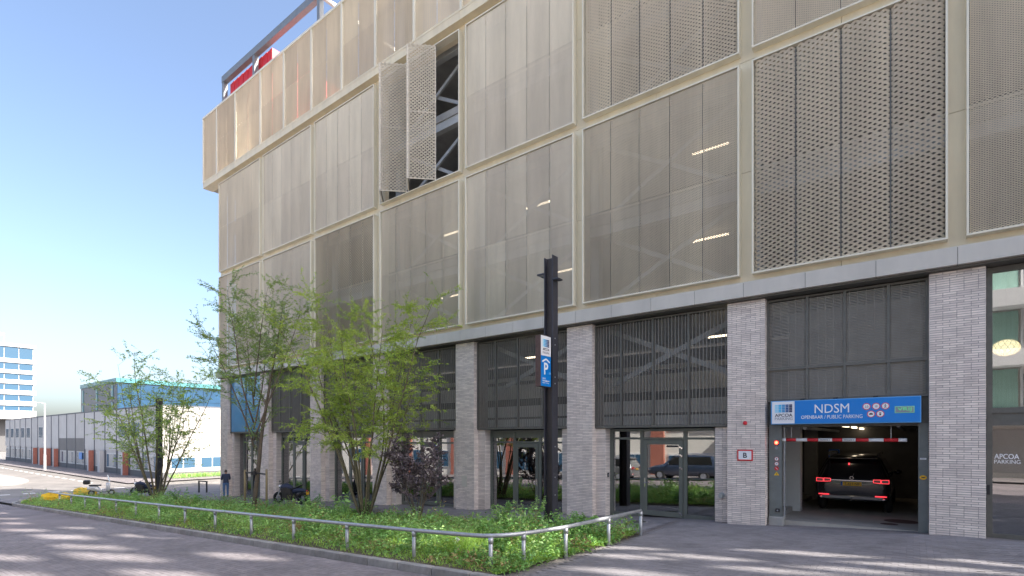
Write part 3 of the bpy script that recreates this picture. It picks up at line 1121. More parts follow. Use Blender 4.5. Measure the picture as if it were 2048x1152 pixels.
MB().box(-3.28, -3.0, 0.9, 12, 0.0, 0.16).build('guard_kerb', 'concrete', garage)
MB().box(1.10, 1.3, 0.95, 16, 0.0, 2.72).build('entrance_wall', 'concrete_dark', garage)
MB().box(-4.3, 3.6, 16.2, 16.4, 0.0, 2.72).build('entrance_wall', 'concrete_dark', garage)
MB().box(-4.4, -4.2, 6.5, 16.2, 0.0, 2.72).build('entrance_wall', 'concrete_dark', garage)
for k, (x, y) in enumerate(((-1.62, 3.0), (-1.60, 5.6), (-1.58, 8.6), (-1.5, 12.0), (0.5, 13.5))):
    MB().box(x - 0.05, x + 0.05, y - 0.5, y + 0.5, 2.63, 2.69).build('strip_light', 'tube_dim', garage)
MB().tube([(-2.4, 0.8, 2.58), (-2.4, 15, 2.58)], 0.05, 8).tube([(-0.3, 0.8, 2.6), (-0.3, 15, 2.6)], 0.035, 8).build('ceiling_pipe', 'galv', garage)
MB().box(0.1, 0.4, 0.8, 15, 2.58, 2.63).build('cable_tray', 'galv', garage)
mb = MB().disc((-0.25, 2.0, 0.036), (0, 0, 1), 0.4, 24).disc((-0.5, 1.25, 0.036), (0, 0, 1), 0.2, 20)
mb.build('manhole_cover', 'corten', garage)
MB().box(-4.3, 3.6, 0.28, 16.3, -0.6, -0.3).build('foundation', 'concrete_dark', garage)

# ---------- office window right of the entrance
wy = 0.30
wx0, wx1 = PC[7] + PW + 0.03, 4.8
mb = MB()
mb.box(wx0, wx0 + 0.10, wy - 0.06, wy + 0.08, 0.0, 6.15)
mb.box(wx1 - 0.1, wx1, wy - 0.06, wy + 0.08, 0.0, 6.15)
for z0, z1 in ((0.03, 0.15), (2.58, 2.70), (2.86, 2.98), (6.03, 6.15)):
    mb.box(wx0 + 0.10, wx1 - 0.1, wy - 0.055, wy + 0.075, z0, z1)
mb.box(wx0 + 0.10, wx1 - 0.1, wy - 0.02, wy + 0.05, 2.70, 2.86)
mb.build('window_frame', 'dark_steel', garage)
MB().box(wx0 + 0.1, wx1 - 0.1, wy, wy + 0.01, 2.98, 6.03).build('pane', 'big_glass', garage)
pane = MB().box(wx0 + 0.1, wx1 - 0.1, wy, wy + 0.01, 0.15, 2.58).build('pane', 'big_glass', garage)
fit_text('lettering', 'APCOA', 1.455, 1.865, 1.83, 1.945, wy - 0.006, 'letter_white', garage, bold=0.012)
fit_text('lettering', 'PARKING', 1.455, 1.885, 1.725, 1.81, wy - 0.006, 'letter_white', garage)
MB().box(wx0 - 0.03, wx0 + 0.05, wy - 0.10, wy - 0.062, 1.02, 1.24).build('card_reader', 'black_plastic', garage)
MB().box(1.32, 4.8, 4.6, 4.7, 0.0, 6.1).build('back_wall', 'interior', garage)
MB().box(1.32, 4.8, 0.45, 4.6, -0.05, 0.05).build('shop_floor', 'interior', garage)
MB().box(1.32, 4.8, 0.45, 4.6, 6.1, 6.16).build('room_ceiling', 'interior', garage)
MB().box(5.0, 5.2, 0.45, 16, -0.5, 19).build('end_wall', 'concrete', garage)

# ------------------------------------------------------------------ entrance fittings
es = thing('entrance_sign', 'wide blue and white car park sign above the garage entrance', 'sign', (0, 0, 0))
sx0, sx1, sz0, sz1, sy = -3.09, 0.15, 2.67, 3.30, -0.06
MB().box(sx0, sx1, sy + 0.012, 0.19, sz0, sz1).build('sign_box', 'sign_edge', es)
MB().box(sx0 + 0.03, sx0 + 0.575, sy, sy + 0.01, sz0 + 0.02, sz1 - 0.02).build('logo_panel', 'sign_white', es)
MB().box(sx0 + 0.585, sx1 - 0.02, sy, sy + 0.01, sz0 + 0.02, sz1 - 0.02).build('sign_face', 'sign_blue', es)
for c in range(5):
    mb = MB()
    for r_ in range(5):
        a = sx0 + 0.10 + c * 0.0865
        z = sz1 - 0.137 - r_ * 0.0435
        mb.box(a, a + 0.076, sy - 0.003, sy - 0.0005, z, z + 0.0375)
    mb.build('logo_bars', 'logo%d' % c, es)
fit_text('lettering', 'APCOA', sx0 + 0.10, sx0 + 0.53, sz0 + 0.198, sz0 + 0.285, sy - 0.003, 'print_dark', es, bold=0.012)
fit_text('lettering', 'PARKING', sx0 + 0.10, sx0 + 0.53, sz0 + 0.112, sz0 + 0.186, sy - 0.003, 'print_grey', es)
fit_text('lettering', 'NDSM', sx0 + 1.045, sx0 + 1.805, sz0 + 0.275, sz0 + 0.505, sy - 0.003, 'letter_white', es)
fit_text('lettering', 'OPENBAAR', sx0 + 0.735, sx0 + 1.235, sz0 + 0.133, sz0 + 0.222, sy - 0.003, 'letter_white', es, bold=0.008)
fit_text('lettering', '/ PUBLIC PARKING', sx0 + 1.265, sx0 + 2.087, sz0 + 0.128, sz0 + 0.222, sy - 0.003, 'letter_white', es)
for k, (dx, dz, s) in enumerate(((2.17, 0.41, '2.0'), (2.365, 0.41, '10'), (2.55, 0.41, 'man'), (2.262, 0.222, 'car'), (2.449, 0.222, 'gas'))):
    mb = MB().disc((sx0 + dx, sy - 0.002, sz0 + dz), (0, -1, 0), 0.083, 22)
    ro = mb.build('roundel', 'sign_red', es)
    MB().disc((sx0 + dx, sy - 0.004, sz0 + dz), (0, -1, 0), 0.067, 22).build('roundel_face', 'sign_white', ro)
    c = (sx0 + dx, sy - 0.006, sz0 + dz)
    if k < 2:
        text('lettering', s, 0.075, (c[0], c[1], c[2] - 0.027), 'print_dark', ro, sx=0.8)
    else:
        mb = MB()
        if k == 2:
            mb.disc((c[0], c[1], c[2] + 0.04), (0, -1, 0), 0.011, 10)
            for p in (((0, 0.028), (0, -0.006)), ((0, -0.006), (0.018, -0.045)), ((0, -0.006), (-0.018, -0.045)), ((0, 0.022), (0.02, 0.0)), ((0, 0.022), (-0.02, 0.002))):
                mb.bar((c[0] + p[0][0], c[1], c[2] + p[0][1]), (c[0] + p[1][0], c[1], c[2] + p[1][1]), 0.002, 0.010)
        elif k == 3:
            mb.box(c[0] - 0.04, c[0] + 0.04, c[1], c[1] + 0.001, c[2] - 0.018, c[2] + 0.014)
            mb.box(c[0] - 0.024, c[0] + 0.022, c[1] - 0.001, c[1], c[2] + 0.0145, c[2] + 0.028)
        else:
            mb.box(c[0] - 0.022, c[0] + 0.022, c[1], c[1] + 0.001, c[2] + 0.012, c[2] + 0.034)
            mb.box(c[0] - 0.018, c[0] + 0.018, c[1], c[1] + 0.001, c[2] - 0.035, c[2] + 0.004)
        mb.build('pictogram', 'print_dark', ro)
dp = MB().box(sx0 + 2.735, sx0 + 3.115, sy - 0.006, sy - 0.0005, sz0 + 0.23, sz0 + 0.395).build('display', 'sticker_green', es)
MB().box(sx0 + 2.755, sx0 + 3.095, sy - 0.010, sy - 0.0065, sz0 + 0.248, sz0 + 0.378).build('screen', 'print_grey', dp)
fit_text('lettering', 'VRIJ', sx0 + 2.79, sx0 + 3.06, sz0 + 0.262, sz0 + 0.364, sy - 0.012, 'green_glow', dp)
mb = MB()
for x in (sx0 + 0.7, sx0 + 1.45, sx0 + 2.3):
    mb.box(x, x + 0.10, 0.0, 0.16, sz1, sz1 + 0.04)
mb.build('bracket', 'black_plastic', es)

hb = thing('clearance_bar', 'red and white striped height bar hanging below the blue entrance sign', 'height bar', (-1.52, 0.42, 2.25))
segs = [(-1.40, -1.275, 'sign_white'), (-1.275, -1.03, 'sign_red'), (-1.03, -0.76, 'sign_white'), (-0.76, -0.50, 'sign_red'), (-0.50, -0.18, 'sign_white'), (-0.18, 0.05, 'sign_red'), (0.05, 0.34, 'sign_white'), (0.34, 0.62, 'sign_red'), (0.62, 0.93, 'sign_white'), (0.93, 1.23, 'sign_red'), (1.23, 1.40, 'sign_white')]
for a, b, m_ in segs:
    MB().tube([(a, 0, 0), (b, 0, 0)], 0.045, 12, caps=True).build('bar_band', m_, hb, True)
text('lettering', 'HOOGTE 2', 0.055, (-0.34, -0.047, -0.018), 'print_dark', hb, sx=0.8)
text('lettering', 'HOOGTE 2', 0.055, (0.195, -0.047, -0.018), 'print_dark', hb, sx=0.8)
for x in (-1.15, 1.08):
    MB().tube([(x, 0, 0.04), (x, 0, 0.46)], 0.009, 6).build('hanger', 'galv', hb)

sgl = thing('signal_lights', 'red signal lamp with dark lamp below on the grey entrance post', 'signal light', (-3.01, 0.27, 2.15))
MB().tube([(0, -0.03, 0.02), (0, 0.005, 0.02)], 0.062, 18).build('lamp_ring', 'sign_red', sgl)
MB().disc((0, -0.034, 0.02), (0, -1, 0), 0.043, 18).build('lamp_lens', 'signal_glow', sgl)
MB().tube([(0, -0.02, -0.125), (0, 0.005, -0.125)], 0.042, 16).build('lamp_ring', 'print_grey', sgl)
for z, m_, lab in ((1.72, 'sign_white', 'white round sticker with keyhole mark on entrance post'), (1.585, 'sign_white', 'white round sticker with grey print on entrance post'), (1.455, 'sign_red', 'red round no entry sticker on entrance post')):
    st = thing('sticker', lab, 'sticker', (-3.01, 0.272, z), group='stickers on the entrance post')
    MB().disc((0, 0, 0), (0, -1, 0), 0.055, 18).build('rim', 'sign_red', st)
    MB().disc((0, -0.002, 0), (0, -1, 0), 0.046, 18).build('face', m_, st)
    if z > 1.7:
        MB().disc((0, -0.004, 0.01), (0, -1, 0), 0.013, 12).box(-0.006, 0.006, -0.0045, -0.0035, -0.03, 0.0).build('mark', 'print_dark', st)
    elif z > 1.5:
        MB().box(-0.02, 0.02, -0.0045, -0.0035, -0.012, 0.012).build('mark', 'print_grey', st)
    else:
        MB().bar((-0.025, -0.004, 0.025), (0.025, -0.004, -0.025), 0.002, 0.012).build('mark', 'sign_white', st)
tr = thing('warning_triangle', 'small yellow triangle warning sticker on entrance post', 'sticker', (-3.01, 0.272, 1.31), group='stickers on the entrance post')
MB().poly([(-0.07, 0, -0.045), (0.07, 0, -0.045), (0, 0, 0.055)]).build('face', 'yellow', tr)
MB().poly([(-0.016, -0.003, -0.02), (0.016, -0.003, -0.02), (0, -0.003, 0.015)]).build('mark', 'print_dark', tr)
cb = thing('push_button', 'small black call box low on grey entrance post', 'button box', (-2.98, 0.28, 0.30))
MB().bbox(-0.06, 0.06, -0.05, 0, -0.05, 0.05, 0.012).build('case', 'black_plastic', cb)
MB().disc((0, -0.052, 0.0), (0, -1, 0), 0.022, 14).build('button', 'print_grey', cb)
yr = thing('round_sticker', 'yellow oval sticker on right hand entrance post', 'sticker', (0.19, 0.27, 1.35))
MB().disc((0, 0, 0), (0, -1, 0), 0.055, 18, rx=0.07).build('face', 'plate_yellow', yr)
MB().box(-0.035, 0.035, -0.003, -0.002, -0.012, 0.012).build('mark', 'print_dark', yr)
wl = thing('white_label', 'small white label on right hand entrance post', 'label', (0.19, 0.27, 1.80))
MB().box(-0.06, 0.06, -0.004, 0.0, -0.02, 0.02).build('face', 'sign_white', wl)
MB().box(-0.045, 0.045, -0.006, -0.005, -0.006, 0.006).build('mark', 'print_grey', wl)

bs = thing('fire_sign', 'white sign with red border and letter B on brick pier', 'sign', (-3.765, -0.012, 1.815))
MB().box(-0.205, 0.205, -0.012, 0.006, -0.155, 0.155).build('border', 'sign_red', bs)
MB().box(-0.17, 0.17, -0.015, -0.0125, -0.12, 0.12).build('face', 'sign_white', bs)
text('lettering', 'B', 0.2, (0, -0.017, -0.07), 'print_dark', bs, bold=0.004)
mb = MB()
for k in range(4):
    a = k * math.pi / 2
    mb.poly([(0.13 + 0.022 * math.cos(a), -0.017, -0.085 + 0.022 * math.sin(a)), (0.13 + 0.008 * math.cos(a + 0.78), -0.017, -0.085 + 0.008 * math.sin(a + 0.78)), (0.13, -0.017, -0.085)])
mb.build('mark', 'yellow', bs)
al = thing('fire_siren', 'small red alarm dome on brick pier above the B sign', 'alarm', (-3.765, -0.005, 2.72))
MB().tube([(0, 0, 0), (0, -0.03, 0), (0, -0.06, 0), (0, -0.075, 0)], [0.052, 0.052, 0.042, 0.015], 16).build('dome', 'red_paint', al, True)
MB().tube([(0, 0.006, 0), (0, -0.008, 0)], 0.058, 16).build('base', 'sign_red', al)
fv = thing('wall_outlet', 'chrome hose outlet sticking out of the narrow brick strip', 'outlet', (-4.47, 0.25, 0.62))
MB().tube([(0, 0, 0), (0, -0.12, -0.01)], 0.05, 14).tube([(0, -0.121, -0.012), (0, -0.15, -0.012)], 0.06, 14).build('nozzle', 'galv', fv)
MB().tube([(0, 0.01, 0), (0, -0.015, 0)], 0.085, 16).build('flange', 'galv', fv)
fb = thing('meter_hatch', 'square grey metal hatch set into the brick pier', 'hatch', (-14.45, -0.012, 0.55))
MB().box(-0.14, 0.14, -0.012, 0.0, -0.22, 0.22).build('lid', 'cornice', fb)
MB().disc((0.1, -0.014, 0.13), (0, -1, 0), 0.012, 10).build('lock', 'print_dark', fb)
kb = thing('bell_plate', 'small dark door bell plate in the brick reveal', 'door bell', (-8.245, 0.42, 1.05))
MB().box(0, 0.02, -0.05, 0.05, -0.07, 0.07).build('plate', 'black_plastic', kb)
MB().box(0.0205, 0.026, -0.02, 0.02, -0.03, 0.01).build('button', 'galv', kb)

# barber pole beside the barber's front
bp = thing('barber_pole', 'striped red white and blue barber pole on a black bracket', 'barber pole', (-15.55, -0.55, 1.55))
for k, (z0, z1) in enumerate(((0, 0.14), (0.56, 0.66))):
    MB().tube([(0, 0, z0), (0, 0, z1)], 0.10, 16).build('cap', 'black_metal', bp)
cyl = [('plate_blue', 0.0), ('letter_white', 1.0), ('sign_red', 2.0), ('letter_white', 3.0)]
for m_, ph in cyl:
    mb = MB()
    nz, na = 12, 6
    for i in range(nz):
        for j in range(na):
            def P(ii, jj):
                z = 0.14 + 0.42 * ii / nz
                t = (ph + jj / na) * math.pi / 2 - z * 5
                return (0.085 * math.cos(t), 0.085 * math.sin(t), z)
            mb.quad(P(i, j), P(i, j + 1), P(i + 1, j + 1), P(i + 1, j))
    mb.build('stripe', m_, bp, True)
MB().tube([(0, 0, 0.66), (0, 0, 0.74), (0.0, 0.6, 0.74)], 0.02, 6).tube([(0, 0, 0.0), (0, 0.55, -0.02)], 0.015, 6).box(0.05, 0.1, 0.02, 0.07, -0.1, 0.85).build('bracket', 'black_metal', bp)

# lantern in the office window
ln = thing('pendant_lamp', 'glowing oval wicker pendant lamp behind the office window', 'lamp', (1.72, 0.95, 4.40))
MB().ell((0, 0, 0), 0.25, 0.25, 0.19, 20, 12).build('lamp_shade', 'lantern_glow', ln, True)
mb = MB()
for k in range(14):
    for sg in (-1, 1):
        pts = []
        for i in range(9):
            t = math.pi * (0.08 + 0.84 * i / 8)
            q = 2 * math.pi * k / 14 + sg * i * 0.16
            pts.append((0.256 * math.sin(t) * math.cos(q), 0.256 * math.sin(t) * math.sin(q), 0.196 * math.cos(t)))
        mb.tube(pts, 0.005, 4, caps=False)
mb.build('lattice', 'lantern_wire', ln)
MB().tube([(0, 0, 0.19), (0, 0, 1.69)], 0.006, 5).build('cord', 'black_plastic', ln)

# ticket machines in the driveway
for k, (x, y) in enumerate(((0.62, 6.9), (-2.35, 7.2))):
    tm = thing('ticket_machine', ['white and dark blue ticket machine right of the black car', 'dark blue ticket machine left of the black car'][k], 'ticket machine', (x, y, 0.03), group='ticket machines')
    MB().bbox(-0.17, 0.17, -0.13, 0.13, 0, 1.85, 0.02).build('cabinet', 'plate_blue' if k else 'interior_dark', tm)
    MB().box(-0.15, 0.15, -0.15, -0.132, 0.15, 1.15).build('front_panel', 'sign_white' if k == 0 else 'interior_dark', tm)
    MB().box(-0.15, 0.15, -0.148, -0.132, 1.2, 1.55).build('screen_panel', 'plate_blue', tm)
    MB().box(-0.14, 0.14, -0.15, -0.132, 1.60, 1.80).build('display', 'print_grey', tm)
    MB().bbox(-0.35, 0.4, -0.4, 0.5, -0.02, 0.1, 0.02).build('plinth', 'concrete_dark', tm)
bo = thing('guard_post', 'slim pale guard post beside the right ticket machine', 'post', (0.90, 6.5, 0.03))
MB().tube([(0, 0, 0), (0, 0, 0.92)], [0.035, 0.035], 10).build('post', 'sign_white', bo)
MB().tube([(0, 0, 0), (0, 0, 0.02)], 0.1, 12).build('base', 'galv', bo)


# ------------------------------------------------------------------ cars
def make_car(paint, label, loc, rz, lit=False, plate='T-431-NB', group=None):
    c = thing('parked_car' if not lit else 'car', label, 'car', loc, rz, group)
    st = [  # y, bottom z, bottom half width, waist half width, belt z, roof half width, roof z
        (-2.46, 0.50, 0.72, 0.84, 0.90, 0.80, 0.97),
        (-2.42, 0.42, 0.80, 0.93, 0.98, 0.84, 1.06),
        (-2.30, 0.36, 0.84, 0.965, 1.04, 0.76, 1.30),
        (-2.14, 0.34, 0.85, 0.975, 1.06, 0.69, 1.62),
        (-1.98, 0.34, 0.85, 0.98, 1.06, 0.66, 1.715),
        (-1.50, 0.32, 0.86, 0.985, 1.05, 0.655, 1.765),
        (-0.60, 0.30, 0.86, 0.985, 1.03, 0.66, 1.785),
        (0.30, 0.30, 0.86, 0.98, 1.02, 0.66, 1.755),
        (0.70, 0.30, 0.86, 0.98, 1.02, 0.66, 1.66),
        (1.25, 0.32, 0.85, 0.97, 1.02, 0.74, 1.18),
        (1.45, 0.32, 0.85, 0.97, 1.00, 0.76, 1.08),
        (2.10, 0.34, 0.82, 0.94, 0.92, 0.72, 0.98),
        (2.38, 0.38, 0.76, 0.86, 0.80, 0.64, 0.84),
        (2.46, 0.44, 0.66, 0.74, 0.70, 0.56, 0.74)]
    rings = []
    for y, zb, wb, ww, zl, wr, zr in st:
        half = [(wb * 0.9, zb), (wb, zb + 0.05), (ww, zb + 0.30 * (zl - zb)), (ww, zl - 0.16), (ww * 0.985, zl - 0.05), (ww * 0.95, zl), (wr + 0.02, zr - 0.06), (wr - 0.06, zr - 0.012), (wr * 0.5, zr)]
        rings.append([(x, y, z) for x, z in half] + [(-x, y, z) for x, z in reversed(half)])
    b = MB().loft(rings)
    body = b.build('body', paint, c, True)
    mod = body.modifiers.new('subd', 'SUBSURF')
    mod.levels = mod.render_levels = 1
    # rear window, sides, windscreen
    MB().quad((-0.74, -2.335, 1.12), (0.74, -2.335, 1.12), (0.63, -2.115, 1.60), (-0.63, -2.115, 1.60)).build('rear_window', 'car_glass', c)
    MB().quad((-0.70, 1.20, 1.15), (0.70, 1.20, 1.15), (0.60, 0.66, 1.68), (-0.60, 0.66, 1.68)).build('windscreen', 'car_glass', c)
    for s in (-1, 1):
        MB().quad((s * 0.94, -2.05, 1.11), (s * 0.95, 1.05, 1.09), (s * 0.72, 0.55, 1.62), (s * 0.705, -1.85, 1.64)).build('side_window', 'car_glass', c)
        MB().tube([(s * 0.63, -1.95, 1.74), (s * 0.66, -1.7, 1.815), (s * 0.66, 0.3, 1.82), (s * 0.64, 0.55, 1.75)], 0.018, 6).build('roof_rail', 'chrome', c)
        MB().ell((s * 1.06, 0.85, 1.12), 0.11, 0.07, 0.08, 10, 7).build('mirror', paint, c, True)
        for y in (-1.48, 1.48):
            wh = MB().torus((s * 0.86, y, 0.37), (1, 0, 0), 0.265, 0.115, 26, 10).build('wheel', 'rubber', c, True)
            MB().tube([(s * 0.80, y, 0.37), (s * 0.955, y, 0.37)], [0.255, 0.255], 20).build('rim', 'print_grey', wh)
        # tail lamp of two lit loops
        tl = MB().bbox(s * 0.72 - 0.2, s * 0.72 + 0.2, -2.475, -2.40, 0.925, 1.055, 0.02).build('tail_light', 'lamp_dark', c)
        mb = MB()
        for q0, q1 in ((0.54, 0.715), (0.735, 0.915)):
            lo = [(s * q0, -2.482, 0.955 if q0 < 0.6 else 0.94), (s * q1, -2.482, 0.94), (s * q1, -2.482, 1.045), (s * q0, -2.482, 1.035)]
            for k in range(4):
                mb.bar(lo[k], lo[(k + 1) % 4], 0.012, 0.02, up=(0, 1, 0))
        mb.build('light_loop', 'red_glow' if lit else 'sign_red', tl)
        MB().box(s * 0.72 - 0.14, s * 0.72 + 0.14, -2.485, -2.46, 0.54, 0.565).build('reflector', 'red_glow' if lit else 'sign_red', c)
        MB().bbox(s * 0.70 - 0.13, s * 0.70 + 0.13, -2.48, -2.40, 0.44, 0.50, 0.015).build('exhaust', 'chrome', c)
        MB().bbox(s * 0.7 - 0.2, s * 0.7 + 0.2, 2.30, 2.42, 0.70, 0.80, 0.02).build('headlight', 'chrome', c)
    MB().bbox(-0.78, 0.78, -2.485, -2.40, 0.43, 0.54, 0.02).build('skid_plate', 'car_grey', c)
    MB().box(-0.54, 0.54, -2.478, -2.45, 0.985, 1.003).build('chrome_strip', 'chrome', c)
    MB().bbox(-0.62, 0.62, -2.27, -2.06, 1.635, 1.675, 0.015).build('spoiler', paint, c)
    pl = MB().box(-0.27, 0.25, -2.492, -2.478, 0.84, 0.95).build('number_plate', 'plate_yellow', c)
    MB().box(-0.27, -0.225, -2.495, -2.4925, 0.84, 0.95).build('country_band', 'plate_blue', pl)
    text('lettering', plate, 0.11, (0.01, -2.494, 0.857), 'print_dark', pl, sx=0.86)
    if lit:
        MB().box(-0.10, -0.06, -2.26, -2.245, 1.455, 1.515).build('brake_light', 'red_glow', c)
        MB().tube([(0.05, -2.35, 1.2), (0.02, -2.40, 1.08)], 0.01, 5).build('wiper', 'chrome', c)
        MB().torus((0, -2.44, 1.07), (0, 1, 0), 0.045, 0.007, 16, 6).build('badge', 'chrome', c)
        MB().tube([(0, -2.46, 0.40), (0, -2.56, 0.40), (0, -2.58, 0.45)], 0.02, 6).ell((0, -2.58, 0.48), 0.026, 0.026, 0.026, 8, 6).build('tow_hook', 'chrome', c)
    return c


make_car('car_paint', 'black sport utility car with lit tail lights driving into the garage', (-1.47, 5.42, 0.03), 0, lit=True)
make_car('car_blue', 'dark blue car parked along the far kerb behind the camera', (-12.5, -19.2, G(-12.5) - 0.09), R(90), group='cars parked opposite')
make_car('car_grey', 'grey car parked along the far kerb beside the dark blue one', (-18.6, -19.2, G(-18.6) - 0.09), R(90), group='cars parked opposite')

# ------------------------------------------------------------------ steel posts with lamp brackets
def steel_post(x, y, top, label):
    p = thing('steel_post', label, 'post', (x, y, G(x)), group='rolled steel street posts')
    h = top - G(x)
    MB().box(-0.135, 0.135, -0.012, 0.012, -0.2, h).build('web', 'beam_brown', p)
    for s in (-1, 1):
        MB().box(s * 0.148 - 0.013, s * 0.148 + 0.013, -0.15, 0.15, -0.2, h + (0.05 if s > 0 else 0)).build('flange', 'beam_face', p)
    mb = MB().box(-0.42, -0.162, -0.16, 0.16, h - 0.50, h - 0.46).bar((-0.40, 0, h - 0.49), (-0.165, 0, h - 0.62), 0.03, 0.03)
    mb.build('lamp_bracket', 'beam_face', p)
    MB().box(0.162, 0.34, -0.14, 0.14, h - 0.72, h - 0.68).build('lamp_bracket', 'beam_face', p)
    MB().box(-0.40, -0.2, -0.1, 0.1, h - 0.515, h - 0.502).build('lamp_glass', 'galv', p)
    mb = MB()
    for z in (0.9, 1.45, 2.4, 4.35, 4.55, 5.55, 5.75):
        mb.tube([(0.161, -0.02, z), (0.172, -0.02, z)], 0.022, 8)
    mb.build('bolt', 'galv', p)
    return p


steel_post(-8.98, -2.0, 7.90, 'dark rolled steel post carrying the car park sign')
steel_post(-40.0, -2.2, 4.9, 'dark rolled steel post behind the multi stemmed shrub tree')

ps = thing('hanging_sign', 'narrow blue and white parking sign with letter P on the steel post', 'sign', (-8.86, -2.17, 3.86))
MB().box(-0.20, -0.006, -0.56, -0.02, 0, 1.54).build('sign_box', 'corten', ps)
MB().box(-0.005, 0.004, -0.555, -0.025, 0.93, 1.53).build('logo_panel', 'sign_white', ps)
MB().box(-0.005, 0.004, -0.555, -0.025, 0.01, 0.925).build('sign_face', 'sign_blue', ps)
for c in range(5):
    mb = MB()
    for r_ in range(5):
        y, z = -0.47 + c * 0.072, 1.20 + r_ * 0.047
        mb.box(0.0045, 0.0065, y, y + 0.062, z, z + 0.04)
    mb.build('logo_bars', 'logo%d' % c, ps)
fit_text('lettering', 'APCOA', -0.47, -0.11, 1.085, 1.165, 0.0065, 'print_dark', ps, '+x', bold=0.012)
fit_text('lettering', 'PARKING', -0.47, -0.11, 0.995, 1.06, 0.0065, 'print_grey', ps, '+x')
fit_text('lettering', 'P', -0.40, -0.18, 0.36, 0.72, 0.0065, 'letter_white', ps, '+x', bold=0.02)
fit_text('lettering', 'NDSM', -0.48, -0.32, 0.215, 0.265, 0.0065, 'letter_white', ps, '+x')
fit_text('lettering', 'Scheepsbouw', -0.48, -0.10, 0.14, 0.195, 0.0065, 'letter_white', ps, '+x', bold=0.02)
fit_text('lettering', 'Public Parking', -0.48, -0.13, 0.085, 0.125, 0.0065, 'letter_white', ps, '+x')
fit_text('lettering', '24', -0.13, -0.055, 0.38, 0.45, 0.0065, 'logo0', ps, '+x')
MB().bar((0.006, -0.49, 0.745), (0.006, -0.29, 0.835), 0.05, 0.003, up=(1, 0, 0)).bar((0.0065, -0.29, 0.835), (0.0065, -0.09, 0.745), 0.05, 0.003, up=(1, 0, 0)).build('roof_mark', 'letter_white', ps)
MB().box(-0.15, -0.04, -0.02, 0.06, 0.2, 0.32).box(-0.15, -0.04, -0.02, 0.06, 1.2, 1.32).build('bracket', 'black_metal', ps)

# ------------------------------------------------------------------ galvanised knee rail round the bed
rail = thing('knee_rail', 'galvanised steel tube knee rail around the planted bed', 'railing')
RP = [(-5.54, -3.08), (-5.66, -4.62), (-5.80, -6.30), (-6.12, -7.36), (-6.45, -7.98), (-8.55, -8.04), (-10.95, -8.03), (-13.4, -8.0), (-15.8, -7.97), (-18.3, -7.93), (-20.9, -7.85), (-23.6, -7.76), (-26.4, -7.68), (-29.2, -7.6), (-32.0, -7.5), (-34.8, -7.4), (-37.8, -7.3), (-41.2, -7.1), (-45.4, -6.8)]
RH = 0.66
for x, y in RP:
    MB().tube([(x, y, G(x) - 0.15), (x, y, G(x) + RH - 0.03)], 0.042, 12).build('post', 'galv', rail, True)
    MB().tube([(x, y, G(x) + RH - 0.13), (x, y, G(x) + RH - 0.02)], 0.050, 12).build('coupling', 'galv', rail, True)
# rounded corner in the top rail
cp = []
for k in range(3):
    cp.append(RP[k])
P0, P1, P2, P3 = Vector((-5.86, -6.6)), Vector((-6.10, -7.35)), Vector((-6.22, -7.95)), Vector((-6.9, -8.0))
for k in range(9):
    t = k / 8
    p = (1 - t) ** 3 * P0 + 3 * t * (1 - t) ** 2 * P1 + 3 * t * t * (1 - t) * P2 + t ** 3 * P3
    cp.append((p.x, p.y))
cp += RP[5:]
MB().tube([(x, y, G(x) + RH) for x, y in cp], 0.043, 14).build('top_rail', 'galv', rail, True)

# ------------------------------------------------------------------ background buildings
far = thing('low_warehouse', 'long low grey warehouse with dark ribs and red columns across the street', 'building')
FY, FX, FZ0, FZ1 = 7.2, -68.0, G(-60), 6.0
MB().box(-150, FX, FY + 0.02, 45, FZ0 - 0.1, FZ1 - 0.05).build('core', 'clad_grey', far)
MB().box(-150.1, FX + 0.05, FY - 0.10, 45, FZ1 - 0.045, FZ1 + 0.12).build('roof_edge', 'rib_dark', far)
x = FX
k = 0
while x > -148:
    w_ = 4.6
    MB().box(x - w_ + 0.09, x - 0.09, FY - 0.06, FY + 0.01, FZ0 + 3.0, FZ1 - 0.06).build('cladding_panel', 'clad_grey', far)
    MB().box(x - 0.085, x + 0.085, FY - 0.12, FY + 0.01, FZ0 + (0.6 if k % 2 else 0.0), FZ1 - 0.06).build('rib', 'rib_dark', far)
    dark = 6 <= k <= 8
    if dark:
        MB().box(x - w_ + 0.09, x - 0.09, FY - 0.075, FY - 0.061, FZ0 + 2.7, FZ0 + 4.6).build('cladding_panel', 'clad_dark', far)
    if k in (1, 2, 11, 13, 14, 15, 16, 17):
        wi = MB().box(x - w_ + 0.9, x - 0.9, FY - 0.10, FY - 0.061, FZ0 + 4.6, FZ0 + 6.6).build('window', 'white_wall', far)
        for q in range(3):
            a = x - w_ + 0.98 + q * 0.9
            MB().box(a, a + 0.8, FY - 0.115, FY - 0.101, FZ0 + 4.7, FZ0 + 6.5).build('pane', 'office_glass', wi)
    wi = MB().box(x - w_ + 0.5, x - 0.4, FY - 0.03, FY + 0.015, FZ0 + 0.75, FZ0 + 2.6).build('window', 'white_wall', far)
    for q in range(4):
        a = x - w_ + 0.56 + q * 0.92
        MB().box(a + 0.03, a + 0.86, FY - 0.045, FY - 0.031, FZ0 + 0.85, FZ0 + 2.5).build('pane', 'corr_white' if (q + k) % 3 else 'office_glass', wi)
    MB().box(x - w_ + 0.1, x - 0.1, FY - 0.05, FY + 0.012, FZ0 - 0.1, FZ0 + 0.7).build('plinth_panel', 'plinth', far)
    if k in (2, 4, 5, 9, 10, 11, 12):
        MB().box(x - 0.40, x - 0.10, FY - 0.65, FY - 0.13, FZ0 - 0.1, FZ0 + 2.9).build('column', 'brick_orange' if k != 4 else 'clad_grey', far)
        MB().box(x - 1.0, x - 0.41, FY - 0.65, FY - 0.13, FZ0 - 0.1, FZ0 + 2.9).build('column', 'clad_grey', far)
    x -= w_
    k += 1
